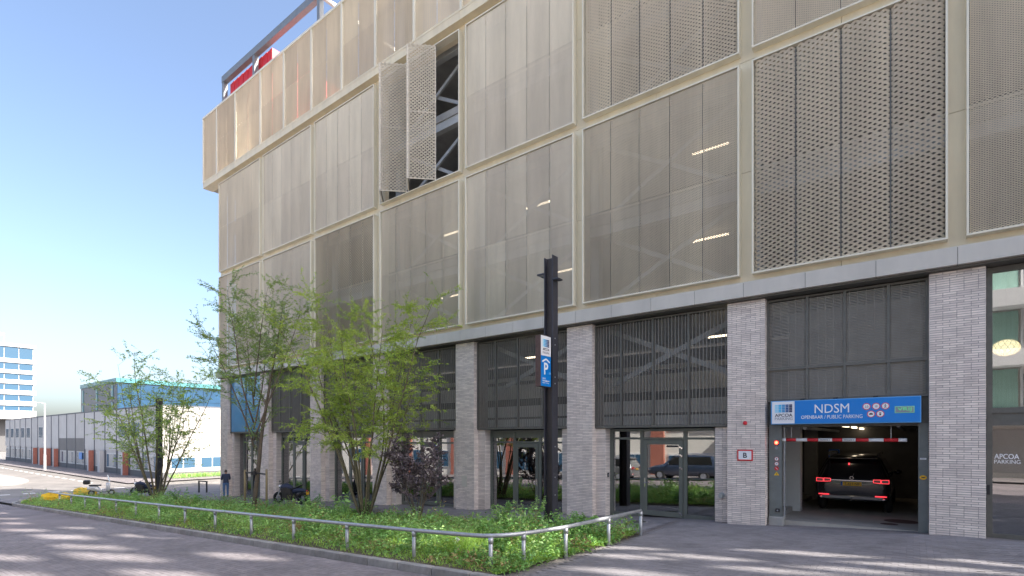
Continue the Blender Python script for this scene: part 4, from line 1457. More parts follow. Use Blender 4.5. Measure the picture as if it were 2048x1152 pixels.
# gable towards the cross street, white corrugated sheet with window band
n = 0
y = FY
while y < 44:
    MB().box(FX + 0.01, FX + (0.10 if n % 2 else 0.03), y, y + 0.28, FZ0 + 2.7, FZ1 - 0.06).build('corrugated_sheet', 'corr_white', far)
    y += 0.285
    n += 1
MB().box(FX + 0.01, FX + 0.07, FY, 44, FZ0 + 0.65, FZ0 + 2.68).build('wall', 'corr_white', far)
for q in range(9):
    wi = MB().box(FX + 0.072, FX + 0.11, FY + 1.2 + q * 3.2, FY + 3.9 + q * 3.2, FZ0 + 1.0, FZ0 + 2.4).build('window', 'white_wall', far)
    for e in range(2):
        a = FY + 1.28 + q * 3.2 + e * 1.3
        MB().box(FX + 0.111, FX + 0.125, a, a + 1.2, FZ0 + 1.1, FZ0 + 2.3).build('pane', 'office_glass', wi)
MB().box(FX + 0.01, FX + 0.12, FY, 44, FZ0 - 0.1, FZ0 + 0.64).build('plinth_panel', 'plinth', far)
MB().box(FX - 30.0, FX - 28.6, FY - 0.16, FY - 0.12, FZ0 + 1.5, FZ0 + 2.5).build('blue_board', 'sign_blue', far)

gb = thing('glass_hall', 'blue glass clad hall rising behind the low warehouse', 'building')
bx0, bx1, by0, by1, bz = -158, -132.5, 21.4, 90, 14.0
MB().box(bx0, bx1, by0, by1, -2.4, bz).build('core', 'blue_dark', gb)
for j in range(16):
    for i in range(4):
        y0_, y1_ = by0 + j * 4.2 + 0.05, by0 + (j + 1) * 4.2 - 0.05
        MB().box(bx1 + 0.01, bx1 + 0.08, y0_, y1_, 1.0 + i * 3.2, 4.12 + i * 3.2).build('glass_panel', 'blue_glass', gb)
MB().box(bx0, bx1 + 0.2, by0 - 0.2, by1, bz + 0.01, bz + 0.9).build('parapet', 'teal', gb)
for i in range(3):
    for j in range(7):
        a = bx0 + 1 + j * 3.5
        if (i * 3 + j) % 3 == 0:
            MB().box(a, a + 1.1, by0 - 0.08, by0 - 0.01, 3.5 + i * 3.5, 6.5 + i * 3.5).build('glass_panel', 'teal', gb)

of = thing('office_tower', 'white office block with blue ribbon windows on the skyline', 'building')
ox, oy0, oy1 = -252.0, -40.0, 30.6
lev = [(34.5, 30.3), (28.9, 26.4), (25.1, 22.9), (21.5, 19.2), (17.7, 15.4), (13.8, 12.0)]
MB().box(ox - 40, ox - 0.6, oy0, oy1 - 0.6, 9.0, 35.0).build('core', 'office_white', of)
MB().box(ox - 36, ox - 6, oy0 + 4, oy1 - 6, -2.4, 9.0).build('base', 'plinth', of)
zt = 35.6
for i, (a, b) in enumerate(lev):
    MB().box(ox - 40, ox, oy0, oy1, a + 0.01, zt).build('spandrel', 'clad_grey' if i == 0 else 'office_white', of)
    zt = b - 0.01
    for q in range(18):
        y0_ = oy1 - 0.7 - (q + 1) * 3.8
        MB().box(ox - 0.55, ox - 0.35, y0_ + 0.12, y0_ + 3.68, b, a).build('window', 'office_glass', of)
MB().box(ox - 40, ox, oy0, oy1, 9.0, zt).build('spandrel', 'office_white', of)
mb = MB()
for q in range(7):
    y = oy1 - 8 - q * 5
    mb.bar((ox - 3, y, 35.6), (ox - 3, y, 39.2), 0.25, 0.25).bar((ox - 3, y, 39.0), (ox - 3, y - 5, 36.2), 0.2, 0.2)
mb.bar((ox - 3, oy1 - 8, 39.2), (ox - 3, oy1 - 45, 39.2), 0.3, 0.4)
mb.build('roof_truss', 'office_white', of)
MB().box(ox - 12, ox - 4, oy1 - 20, oy1 - 12, 35.6, 38.6).build('plant_room', 'office_white', of)

lp = thing('street_lamp', 'tall slim white street lamp on the pavement by the warehouse', 'lamp post', (-99.0, 3.4, G(-60)))
MB().tube([(0, 0, 0), (0, 0, 3), (0, 0, 9.6)], [0.14, 0.11, 0.07], 8).build('pole', 'office_white', lp, True)
MB().tube([(0, 0, 9.5), (-0.6, -0.3, 9.7), (-2.2, -1.0, 9.75)], 0.05, 6).build('arm', 'office_white', lp)
MB().box(-2.7, -2.0, -1.25, -0.9, 9.66, 9.80).build('lamp_head', 'galv', lp)
MB().tube([(0, 0, -0.1), (0, 0, 2.2)], 0.16, 8).build('sleeve', 'clad_grey', lp)

# ------------------------------------------------------------------ buildings opposite (seen as reflections) and an added sun mask slab
op = thing('apartment_block', 'apartment block with grey balcony bands on the opposite side of the street', 'building')
MB().box(-10, 16, -34, -24.6, -0.5, 12.6).build('core', 'plaster', op)
for i, z in enumerate((3.0, 6.3, 9.6)):
    MB().box(-10.3, 16.3, -24.6, -23.2, z, z + 0.95).build('balcony_band', 'office_white', op)
    for q in range(6):
        a = -9.6 + q * 4.3
        MB().box(a, a + 1.4, -24.55, -24.5, z + 0.96, z + 3.2).build('curtain', 'curtain', op)
        MB().box(a + 1.5, a + 1.62, -24.58, -24.45, z + 0.96, z + 3.25).build('window_frame', 'office_white', op)
        MB().box(a + 1.65, a + 2.95, -24.57, -24.52, z + 0.96, z + 2.9).build('pane', 'office_glass', op)
        MB().box(a + 3.0, a + 4.0, -24.55, -24.5, z + 0.96, z + 3.2).build('curtain', 'plaster' if q % 2 else 'curtain', op)
for q in range(7):
    a = -10 + q * 4.3
    MB().box(a - 0.3, a + 0.3, -24.6, -24.2, -0.5, 3.0).build('column', 'plaster', op)
    MB().box(a + 0.6, a + 3.6, -24.58, -24.5, 0.3, 2.8).build('pane', 'plaster' if q % 3 == 1 else 'clad_grey', op)
    MB().box(a + 0.31, a + 3.95, -24.58, -24.49, -0.5, 0.28).build('plinth_panel', 'plaster', op)
tw = thing('terrace_row', 'plastered row with orange brick piers on the opposite side of the street', 'building')
MB().box(-60, -10.4, -34, -24.6, -2.5, 9.0).build('core', 'plaster', tw)
for q in range(13):
    a = -59 + q * 3.8
    if q % 2:
        MB().box(a, a + 1.1, -24.59, -24.3, -2.5, 8.5).build('pier', 'brick_orange', tw)
    for z in (-0.9, 2.9, 6.3):
        wi = MB().box(a + 1.4, a + 3.3, -24.59, -24.52, z, z + 1.9).build('window', 'office_white', tw)
        for e in range(2):
            MB().box(a + 1.48 + e * 0.9, a + 2.3 + e * 0.9, -24.515, -24.50, z + 0.1, z + 1.8).build('pane', 'office_glass', tw)

# added unseen slab behind the garage, slotted to shade and streak the street
ta, te = 1 / math.tan(R(SUN_AZ)), math.tan(R(SUN_EL)) / math.sin(R(SUN_AZ))
NBY, NBT = 6.0, 0.14
PATCH = [(-30.9, -10.8, 1.5, 1.0), (-27.0, -11.15, 1.9, 1.3), (-22.8, -10.9, 2.4, 1.7), (-19.1, -11.1, 1.6, 1.7), (-16.5, -11.3, 2.3, 1.9), (-19.3, -12.9, 1.4, 1.5), (-15.6, -13.2, 1.8, 1.2), (-12.6, -11.4, 1.8, 1.5),
         (-25.5, -9.9, 1.0, 1.0), (-20.0, -9.35, 1.6, 1.5), (-13.3, -9.55, 2.0, 1.2), (-34.3, -10.5, 1.2, 1.2), (-38.5, -9.8, 1.6, 1.2), (-44, -9.5, 1.8, 1.6), (-52.5, -6.2, 2.2, 1.6), (-34, -12.6, 2.6, 1.5), (-26, -13.4, 2.4, 1.5), (-30.0, -9.2, 1.2, 1.0),
         (-3.3, -2.75, 1.3, 0.40), (-4.6, -2.95, 0.9, 0.35), (-1.9, -3.75, 1.9, 0.50), (-3.6, -5.05, 1.7, 0.45), (0.1, -4.1, 2.0, 0.50), (-4.95, -5.7, 1.2, 0.55), (-4.4, -7.0, 1.6, 0.6), (-1.0, -4.95, 1.4, 0.40), (-2.1, -5.6, 1.4, 0.45), (0.9, -3.2, 1.2, 0.35),
         (-9.0, -6.9, 2.2, 1.4), (-12.5, -6.0, 2.6, 1.6), (-7.2, -7.0, 1.0, 1.0), (-16.2, -6.4, 2.6, 1.5), (-20.5, -6.8, 2.4, 1.2), (-6.4, -5.2, 1.0, 1.6), (-25.0, -6.6, 2.4, 1.4), (-31, -6.0, 2.6, 1.6), (-14.5, -4.2, 1.6, 1.0)]
HOLES = []


def hole(gx, gy, gz_, lx, ly):
    d = NBY - gy
    xc, zc = gx + d * ta, gz_ + d * te
    HOLES.append((xc - lx / 2 - 0.2, xc + lx / 2 + 0.45, zc - ly / 2 * te - 0.2, zc + ly / 2 * te + 0.2))


for gx, gy, lx, ly in PATCH:
    hole(gx, gy, G(gx), lx * 0.75, ly * (0.50 if gx < -11 and gy < -8.6 else 0.72))
for a_ in ((-16.0, -3.6, 4.6, 4.0, 2.2), (-18.0, -4.6, 5.6, 2.5, 1.6), (-14.5, -2.8, 5.6, 2.4, 1.4), (-24.0, -4.4, 6.5, 3.5, 1.8)):    # light in the tree crowns
    hole(*a_)
nb = thing('sun_mask_slab', 'added concrete slab behind the car park with slots shaping the sun patches', 'building')


def slab(x0, x1, z0, z1):
    zs = sorted(set([z0, z1] + [h for H_ in HOLES for h in H_[2:] if z0 < h < z1]))
    mb = MB()
    for j in range(len(zs) - 1):
        za, zb_ = zs[j], zs[j + 1]
        zm = (za + zb_) / 2
        x = x0
        for a, b in sorted((h[0], h[1]) for h in HOLES if h[2] < zm < h[3]):
            if b <= x or a >= x1:
                continue
            if a > x:
                mb.box(x, a, NBY, NBY + NBT, za, zb_)
            x = max(x, b)
        if x < x1:
            mb.box(x, x1, NBY, NBY + NBT, za, zb_)
    mb.build('wall', 'concrete', nb)


slab(-13.5, 5.6, 24.2, 53.0)
slab(5.6, 70.0, -0.5, 53.0)


# ------------------------------------------------------------------ vegetation
def leaf_mesh(name, m, pos, dirs, L, W, rnd=None, bend=0.0):
    """one small quad per leaf, given base points and directions"""
    n = len(pos)
    d = dirs / np.maximum(np.linalg.norm(dirs, axis=1, keepdims=True), 1e-6)
    a = NR.normal(size=(n, 3))
    s = np.cross(d, a)
    s /= np.maximum(np.linalg.norm(s, axis=1, keepdims=True), 1e-6)
    L = np.asarray(L).reshape(-1, 1) * np.ones((n, 1))
    W = np.asarray(W).reshape(-1, 1) * np.ones((n, 1))
    mid = pos + d * L * 0.45
    tip = pos + d * L
    tip[:, 2] -= bend * L[:, 0]
    V = np.stack([pos, mid + s * W / 2, tip, mid - s * W / 2], 1).reshape(-1, 3)
    me = bpy.data.meshes.new(name)
    me.vertices.add(4 * n)
    me.vertices.foreach_set('co', V.ravel().astype(np.float32))
    me.loops.add(4 * n)
    me.loops.foreach_set('vertex_index', np.arange(4 * n, dtype=np.int32))
    me.polygons.add(n)
    me.polygons.foreach_set('loop_start', np.arange(0, 4 * n, 4, dtype=np.int32))
    me.materials.append(MATS[m])
    me.update(calc_edges=True)
    at = me.attributes.new('rnd', 'FLOAT', 'FACE')
    at.data.foreach_set('value', (NR.random(n) if rnd is None else rnd).astype(np.float32))
    return me


def curve_pts(p, d, length, n, rng, wob=0.12, grav=0.0):
    pts = [Vector(p)]
    d = Vector(d).normalized()
    st = length / n
    for _ in range(n):
        d = (d + Vector((rng.gauss(0, wob), rng.gauss(0, wob), rng.gauss(0, wob * 0.7) - grav))).normalized()
        pts.append(pts[-1] + d * st)
    return pts


def tree(name, label, loc, stems, bark, leafmats, seed, nb, nt, leaf_per, LL, LW, start, blen, tlen, droop=0.03, wob=0.055, leafdrop=0.5, group=None, cat='tree'):
    """stems: list of (direction, length, base radius). branches and twigs grow along them; leaves sit on the twigs"""
    rng = random.Random(seed)
    t = thing(name, label, cat, loc, group=group)
    wood, br = MB(), MB()
    P, D, K = [], [], []
    for (dr, ln, rad, off) in stems:
        pts = curve_pts(off, dr, ln, 12, rng, wob, -0.012)
        n = len(pts)
        wood.tube(pts, [rad * (1 - 0.86 * i / (n - 1)) for i in range(n)], 8)
        for b in range(nb):
            f = start + (1 - start) * (b + rng.random()) / nb
            i = min(n - 2, int(f * (n - 1)))
            p = pts[i].lerp(pts[i + 1], f * (n - 1) - i)
            ax = (pts[i + 1] - pts[i]).normalized()
            az = rng.uniform(0, 2 * math.pi)
            dirb = (ax * rng.uniform(0.45, 0.9) + Vector((math.cos(az), math.sin(az), rng.uniform(-0.05, 0.4))) * rng.uniform(0.6, 1.0)).normalized()
            bl = blen * (1.15 - 0.75 * f) * rng.uniform(0.6, 1.25)
            r0 = rad * 0.30 * (1.1 - 0.7 * f)
            bp_ = curve_pts(p, dirb, bl, 6, rng, 0.13, droop)
            br.tube(bp_, [max(0.003, r0 * (1 - 0.85 * q / 6)) for q in range(7)], 5, caps=False)
            for w_ in range(nt):
                fi = 0.2 + 0.8 * (w_ + rng.random()) / nt
                j = min(5, int(fi * 6))
                q = bp_[j].lerp(bp_[j + 1], fi * 6 - j)
                az = rng.uniform(0, 2 * math.pi)
                dt = ((bp_[j + 1] - bp_[j]).normalized() * 0.8 + Vector((math.cos(az), math.sin(az), rng.uniform(-0.3, 0.5))) * 0.8).normalized()
                tp = curve_pts(q, dt, tlen * rng.uniform(0.5, 1.3), 4, rng, 0.16, droop * 2)
                br.tube(tp, [0.0045, 0.004, 0.0035, 0.003, 0.002], 3, caps=False)
                tone = rng.random()
                for _ in range(int(leaf_per * rng.uniform(0.5, 1.4))):
                    e = rng.random() * 3.999
                    j2 = int(e)
                    pp = tp[j2].lerp(tp[j2 + 1], e - j2)
                    dd = (tp[j2 + 1] - tp[j2]).normalized()
                    ld = dd * 0.55 + Vector((rng.gauss(0, 0.6), rng.gauss(0, 0.6), rng.gauss(-0.12 * leafdrop, 0.45)))
                    P.append(tuple(pp)); D.append(tuple(ld)); K.append(tone)
    wood.build('trunk', bark, t, True)
    stuff(br.build('branches', bark, t))
    P, D, K = np.array(P), np.array(D), np.array(K)
    sel = (NR.random(len(P)) * 0.5 + K * 0.5)
    cuts = np.linspace(0, 1, len(leafmats) + 1)
    order = np.argsort(np.argsort(sel)) / len(sel)
    for k, lm in enumerate(leafmats):
        m_ = (order >= cuts[k]) & (order < cuts[k + 1])
        n = m_.sum()
        me = leaf_mesh('crown', lm, P[m_], D[m_], LL * NR.uniform(0.6, 1.3, n), LW * NR.uniform(0.7, 1.2, n), bend=0.15)
        stuff(link('crown', me, t))
    return t


def fan(n, spread, ln, rad, seed, lean=(0, 0), base=0.12):
    rng = random.Random(seed)
    out = []
    for k in range(n):
        az = 2 * math.pi * (k + rng.uniform(-0.3, 0.3)) / n
        s = spread * rng.uniform(0.35, 1.1)
        d = (math.cos(az) * s + lean[0], math.sin(az) * s * 0.8 + lean[1], 1)
        out.append((d, ln * rng.uniform(0.75, 1.08), rad * rng.uniform(0.6, 1.1), (math.cos(az) * base, math.sin(az) * base, -0.1)))
    return out


tree('multi_stem_tree', 'light green multi stemmed tree with fan of bare lower stems before the barber shop', (-16.35, -3.45, G(-16.35)),
     fan(13, 0.42, 8.3, 0.052, 5, (-0.03, 0.0)), 'bark', ['leaf_green', 'leaf_lime', 'leaf_pale'], 21, 9, 9, 50, 0.115, 0.026, 0.32, 2.3, 0.85, droop=0.055)
tree('staked_tree', 'slim upright young tree tied between two wooden stakes', (-24.05, -3.8, G(-24.05)),
     [((0.005, 0, 1), 9.6, 0.115, (0, 0, -0.1)), ((-0.42, -0.1, 1), 6.2, 0.045, (0, 0, 2.9)), ((0.30, 0.2, 1), 6.4, 0.045, (0, 0, 3.2)), ((-0.20, 0.35, 1), 5.8, 0.04, (0, 0, 3.7)), ((0.10, -0.4, 1), 6.0, 0.04, (0, 0, 4.0)), ((-0.5, 0.1, 1), 4.6, 0.035, (0, 0, 4.8)), ((0.35, -0.1, 1), 5.0, 0.035, (0, 0, 5.2))],
     'bark_dark', ['leaf_blue', 'leaf_green', 'leaf_green'], 8, 13, 8, 34, 0.105, 0.032, 0.22, 1.7, 0.85, droop=0.02, wob=0.03)
tree('multi_stem_tree', 'wide loose multi stemmed tree leaning over the far end of bed by scooters', (-37.4, -3.2, G(-37.4)),
     fan(13, 0.66, 9.2, 0.058, 12, (-0.08, 0.0)), 'bark', ['leaf_blue', 'leaf_green', 'leaf_lime'], 31, 8, 7, 30, 0.135, 0.042, 0.24, 3.0, 1.0, droop=0.03)
tree('purple_shrub', 'dark purple leaved smoke bush standing before the shop front', (-13.75, -3.15, G(-13.75)),
     fan(8, 0.55, 2.85, 0.028, 3, (0, 0), 0.05), 'bark_dark', ['leaf_purple'], 44, 8, 6, 26, 0.085, 0.055, 0.30, 0.9, 0.33, droop=0.0, cat='shrub')
for k, (x, y) in enumerate(((-25.0, -3.75), (-23.0, -3.75))):
    s = thing('tree_stake', ['wooden stake of the young tree on the side away from the motorcycle', 'wooden stake of the young tree on the side towards the motorcycle'][k], 'stake', (x, y, G(x)), group='stakes of the young tree')
    MB().tube([(0, 0, -0.2), (0.01, 0, 1.0), (0.0, 0, 1.86)], [0.052, 0.050, 0.048], 10).build('post', 'wood_stake', s, True)
tb = thing('tree_tie', 'black rubber strap tying the young tree to its stakes', 'strap', (-24.05, -3.78, G(-24.05) + 1.68))
MB().bar((-0.98, 0.03, 0), (-0.13, 0.02, 0.02), 0.012, 0.075).bar((0.13, 0.02, 0.02), (1.06, 0.03, 0.0), 0.012, 0.075).build('strap', 'black_plastic', tb)
MB().tube([(0, 0, -0.06), (0, 0, 0.09)], 0.15, 14, caps=False).build('sleeve', 'black_plastic', tb)

# planted bed: soil, ground cover, grasses and single plants
mb = MB()
BX = [-48.6, -45, -40, -35, -30, -25, -20, -15, -11, -8, -6.2]


def bed_front(x):
    return -8.38 + (max(0, -x - 44) ** 2) * 0.05


def bed_back(x):
    return -2.75 if x > -44 else -2.75 - (-x - 44) * 0.3


for i in range(len(BX) - 1):
    a, b = BX[i], BX[i + 1]
    ny = 5
    for j in range(ny):
        def pt(x, q):
            y0_, y1_ = bed_front(x), bed_back(x)
            return (x, y0_ + (y1_ - y0_) * q / ny, G(x) + 0.035 + 0.05 * math.sin(math.pi * q / ny))
        mb.quad(pt(a, j), pt(b, j), pt(b, j + 1), pt(a, j + 1))
mb.quad((-6.2, -8.38, G(-6.2) + 0.035), (-6.0, -8.0, G(-6) + 0.03), (-5.62, -2.85, G(-5.6) + 0.03), (-6.2, -2.75, G(-6.2) + 0.035))
struct(mb.build('planting_soil', 'soil'))


def bed_points(n, x0=-48, x1=-5.75, p=1.7, m0=0.10, m1=0.12):
    u = NR.random(n)
    x = x1 - (x1 - x0) * u ** p
    f = np.array([bed_front(v) for v in x]) + m0
    b = np.array([bed_back(v) for v in x]) - m1
    v = NR.random(n)
    y = f + (b - f) * v
    # slanted right-hand end
    lim = -5.62 - (-2.85 - y) * 0.075
    x = np.minimum(x, lim - 0.05)
    z = np.array([G(q) for q in x]) + 0.03
    return np.stack([x, y, z], 1)


def height_field(p):
    return 0.55 + 0.45 * np.sin(p[:, 0] * 1.1 + 1.3 * np.sin(p[:, 1] * 0.9)) * np.cos(p[:, 1] * 1.3 + p[:, 0] * 0.4)


# grass
p = bed_points(42000)
hf = height_field(p)
d = np.stack([NR.normal(0, 0.42, len(p)), NR.normal(0, 0.42, len(p)), np.ones(len(p))], 1)
edge = np.minimum(1.0, 0.45 + (p[:, 1] + 8.35) * 0.5)
gm = leaf_mesh('grass', 'grass', p, d, (0.14 + 0.34 * NR.random(len(p)) * hf) * edge, 0.012 + 0.008 * NR.random(len(p)), bend=0.35)
g = stuff(link('grass', gm))
tag(g, 'bright green grass filling the planted bed', 'grass')
# leafy ground cover in clumps
c = bed_points(2500, p=1.5, m0=0.30, m1=0.2)
hc = (0.12 + 0.68 * NR.random(len(c)) ** 2.2) * (0.45 + 0.9 * height_field(c))
per = 34
base = np.repeat(c, per, 0)
hh = np.repeat(hc, per)
rad = np.repeat(0.10 + 0.16 * NR.random(len(c)), per)
ang = NR.random(len(base)) * 2 * np.pi
rr_ = np.sqrt(NR.random(len(base))) * rad
lv = NR.random(len(base)) ** 0.7
pos = base + np.stack([np.cos(ang) * rr_, np.sin(ang) * rr_, lv * hh * (1 - 0.5 * (rr_ / rad) ** 2)], 1)
dr = np.stack([np.cos(ang) * 0.8 + NR.normal(0, 0.4, len(base)), np.sin(ang) * 0.8 + NR.normal(0, 0.4, len(base)), 0.35 + NR.normal(0, 0.4, len(base))], 1)
tone = np.repeat(NR.random(len(c)), per)
for k, (lm, a0, a1) in enumerate((('weed', 0, 0.55), ('weed_light', 0.55, 0.91), ('dry', 0.91, 1.01))):
    m_ = (tone >= a0) & (tone < a1)
    n = int(m_.sum())
    me = leaf_mesh('ground_cover', lm, pos[m_], dr[m_], 0.05 + 0.08 * NR.random(n) ** 1.5, 0.022 + 0.035 * NR.random(n), bend=0.25)
    o = stuff(link('ground_cover', me))
    tag(o, ['dark green leafy ground cover in the planted bed', 'light green leafy ground cover in the planted bed', 'dry straw coloured tufts in the planted bed'][k], 'ground cover')
# dry grass tussocks
def tussock(x, y, n, h, m_, label, name='grass_tuft', w=0.012, spread=0.45, rad=0.12):
    t = thing(name, label, 'plant', (x, y, G(x) + 0.03))
    q = NR.normal(0, rad, (n, 3)); q[:, 2] = 0
    dd = np.stack([NR.normal(0, spread, n), NR.normal(0, spread, n), np.ones(n)], 1)
    stuff(link('blades', leaf_mesh('blades', m_, q, dd, h * NR.uniform(0.4, 1.1, n), w, bend=0.3), t))


tussock(-14.7, -7.0, 260, 0.62, 'dry', 'straw coloured grass tussock behind the rail near the kerb')
tussock(-6.3, -3.6, 420, 0.42, 'dry', 'pale dry grass tussock at the end of the rail', rad=0.3)
tussock(-10.3, -7.6, 220, 0.40, 'dry', 'low brownish grass tussock beside a rail post')
tussock(-8.0, -7.1, 900, 0.80, 'grass', 'feathery bright green fennel clump behind the rail bend', 'feathery_plant', w=0.007, spread=0.38, rad=0.26)
tussock(-8.9, -6.6, 800, 0.75, 'weed', 'dark feathery fennel clump beside the bright one', 'feathery_plant', w=0.007, spread=0.38, rad=0.28)


def bush(x, y, h, w, m_, label, leaf=0.09, n=420, name='leafy_plant', group=None):
    t = thing(name, label, 'plant', (x, y, G(x) + 0.03), group=group)
    rng = random.Random(int(x * 100))
    st = MB()
    P, D = [], []
    for k in range(9):
        az = rng.uniform(0, 6.28)
        pts = curve_pts((0.05 * math.cos(az), 0.05 * math.sin(az), 0), (math.cos(az) * w / h * 0.7, math.sin(az) * w / h * 0.7, 1), h * rng.uniform(0.7, 1.1), 6, rng, 0.12)
        st.tube(pts, [0.008, 0.007, 0.006, 0.005, 0.004, 0.003, 0.002], 4, caps=False)
        for _ in range(n // 9):
            e = 1 + rng.random() * 4.99
            j = int(e)
            pp = pts[j].lerp(pts[j + 1], e - j)
            a2 = rng.uniform(0, 6.28)
            P.append(tuple(pp)); D.append((math.cos(a2), math.sin(a2), rng.gauss(0.25, 0.35)))
    st.build('stems', 'leaf_green', t)
    me = leaf_mesh('leaves', m_, np.array(P), np.array(D), leaf * NR.uniform(0.6, 1.3, len(P)), leaf * 0.42, bend=0.2)
    stuff(link('leaves', me, t))


bush(-9.9, -3.3, 0.85, 0.5, 'weed', 'dark leafy plant at the back of bed left of the steel post')
bush(-9.3, -3.9, 0.75, 0.55, 'weed_light', 'bright lime leafy plant below the hanging parking sign', 0.08)
bush(-16.9, -3.9, 0.95, 0.55, 'weed_light', 'broad leaved plant at the foot of the multi stemmed tree', 0.2, 90)
bush(-11.0, -7.1, 0.55, 0.5, 'weed', 'dark glossy plant beside the rail post near the kerb', 0.11)
bush(-12.3, -7.2, 0.50, 0.6, 'weed', 'round dark green plant between two rail posts', 0.10, 520)
bush(-9.2, -7.4, 0.75, 0.3, 'weed_light', 'tall pale nettle plant just left of a rail post', 0.10)
bush(-7.4, -3.7, 0.6, 0.45, 'weed', 'dark green plant right of the steel post foot', 0.09)
bush(-6.6, -4.4, 0.45, 0.5, 'weed', 'low dark plant beside the driveway edge', 0.10, 520)
bush(-22.6, -6.6, 0.7, 0.5, 'weed', 'dark leafy plant behind the rail near the young tree', 0.10)
bush(-27.0, -5.4, 0.9, 0.6, 'weed', 'tall leafy plant left of the young tree', 0.11)
bush(-20.0, -3.4, 0.85, 0.5, 'weed', 'tall leafy plant in front of the motorcycle', 0.10)
rg = random.Random(77)
for k in range(26):
    x = -6.8 - 34 * rg.random() ** 1.3
    y = rg.uniform(-7.6, -3.2)
    kind = k % 3
    bush(x, y, rg.uniform(0.45, 1.0), rg.uniform(0.35, 0.7), ['weed', 'weed_light', 'dry'][kind],
         ['dark green weed clump standing above the ground cover in bed', 'pale green weed clump standing above the ground cover in bed', 'straw coloured seed stalks standing above the ground cover in bed'][kind],
         [0.10, 0.085, 0.05][kind], [420, 420, 160][kind], group='weed clumps in the planted bed')
for k, (x, y, z) in enumerate(((-8.05, -7.55, 0.42), (-15.8, -3.0, 0.4))):
    fl = thing('yellow_flower', ['single yellow flower in the fennel beside the rail', 'single yellow flower at the back of bed'][k], 'flower', (x, y, G(x) + 0.03))
    MB().tube([(0, 0, 0), (0.01, 0, z)], 0.003, 4).build('stem', 'leaf_green', fl)
    mb = MB()
    for q in range(10):
        a = q * 0.628
        mb.poly([(0.01, 0, z), (0.01 + 0.025 * math.cos(a - 0.2), 0.025 * math.sin(a - 0.2), z + 0.01), (0.01 + 0.034 * math.cos(a), 0.034 * math.sin(a), z + 0.012), (0.01 + 0.025 * math.cos(a + 0.2), 0.025 * math.sin(a + 0.2), z + 0.01)])
    mb.build('petals', 'yellow', fl)
for k, (x, y, lab) in enumerate(((-8.15, -7.15, 'white paper scrap caught in the fennel clump'), (-6.75, -6.1, 'crumpled white wrapper lying in the bed near the driveway'))):
    t = thing('litter', lab, 'litter', (x, y, G(x) + (0.30 if k == 0 else 0.08)), 0.7 * k)
    mb = MB()
    for i in range(3):
        for j in range(2):
            f_ = lambda a, b: (a * 0.05 - 0.07, b * 0.045 - 0.03, 0.03 * math.sin(a * 2.1 + b * 3 + k) + (0.04 * b if k == 0 else 0))
            mb.quad(f_(i, j), f_(i + 1, j), f_(i + 1, j + 1), f_(i, j + 1))
    mb.build('sheet', 'sign_white', t)
# grass verge beside the warehouse gable
q = np.stack([NR.uniform(-67.2, -66.2, 2500), NR.uniform(8, 40, 2500), np.full(2500, G(-60) + 0.02)], 1)
o = stuff(link('grass_verge', leaf_mesh('grass_verge', 'weed_light', q, np.stack([NR.normal(0, 0.4, 2500), NR.normal(0, 0.4, 2500), np.ones(2500)], 1), 0.6, 0.08)))
tag(o, 'strip of rough grass along the white warehouse gable', 'grass')


# ------------------------------------------------------------------ street furniture, vehicles, person at the far end
for k, (x, y, L_, rz, lab) in enumerate(((-44.2, -6.6, 1.9, 0.6, 'yellow plastic road barrier at the far tip of bed'), (-50.6, -3.6, 2.2, 0.3, 'yellow plastic road barrier behind the scooter'))):
    t = thing('road_barrier', lab, 'barrier', (x, y, G(x)), rz, group='yellow road barriers')
    rings = []
    for i in range(9):
        u = i / 8
        s = 1.0 if 0 < i < 8 else 0.82
        h = 0.62 * s * (1.0 - 0.12 * (i % 2))
        xx = (u - 0.5) * L_
        rings.append([(xx, -0.24 * s, 0), (xx, 0.24 * s, 0), (xx, 0.22 * s, h * 0.6), (xx, 0.12 * s, h), (xx, -0.12 * s, h), (xx, -0.22 * s, h * 0.6)])
    MB().loft(rings).build('shell', 'yellow', t, False)
    MB().box(-L_ * 0.3, -L_ * 0.2, -0.25, 0.25, -0.01, 0.06).box(L_ * 0.2, L_ * 0.3, -0.25, 0.25, -0.01, 0.06).build('foot', 'rubber', t)


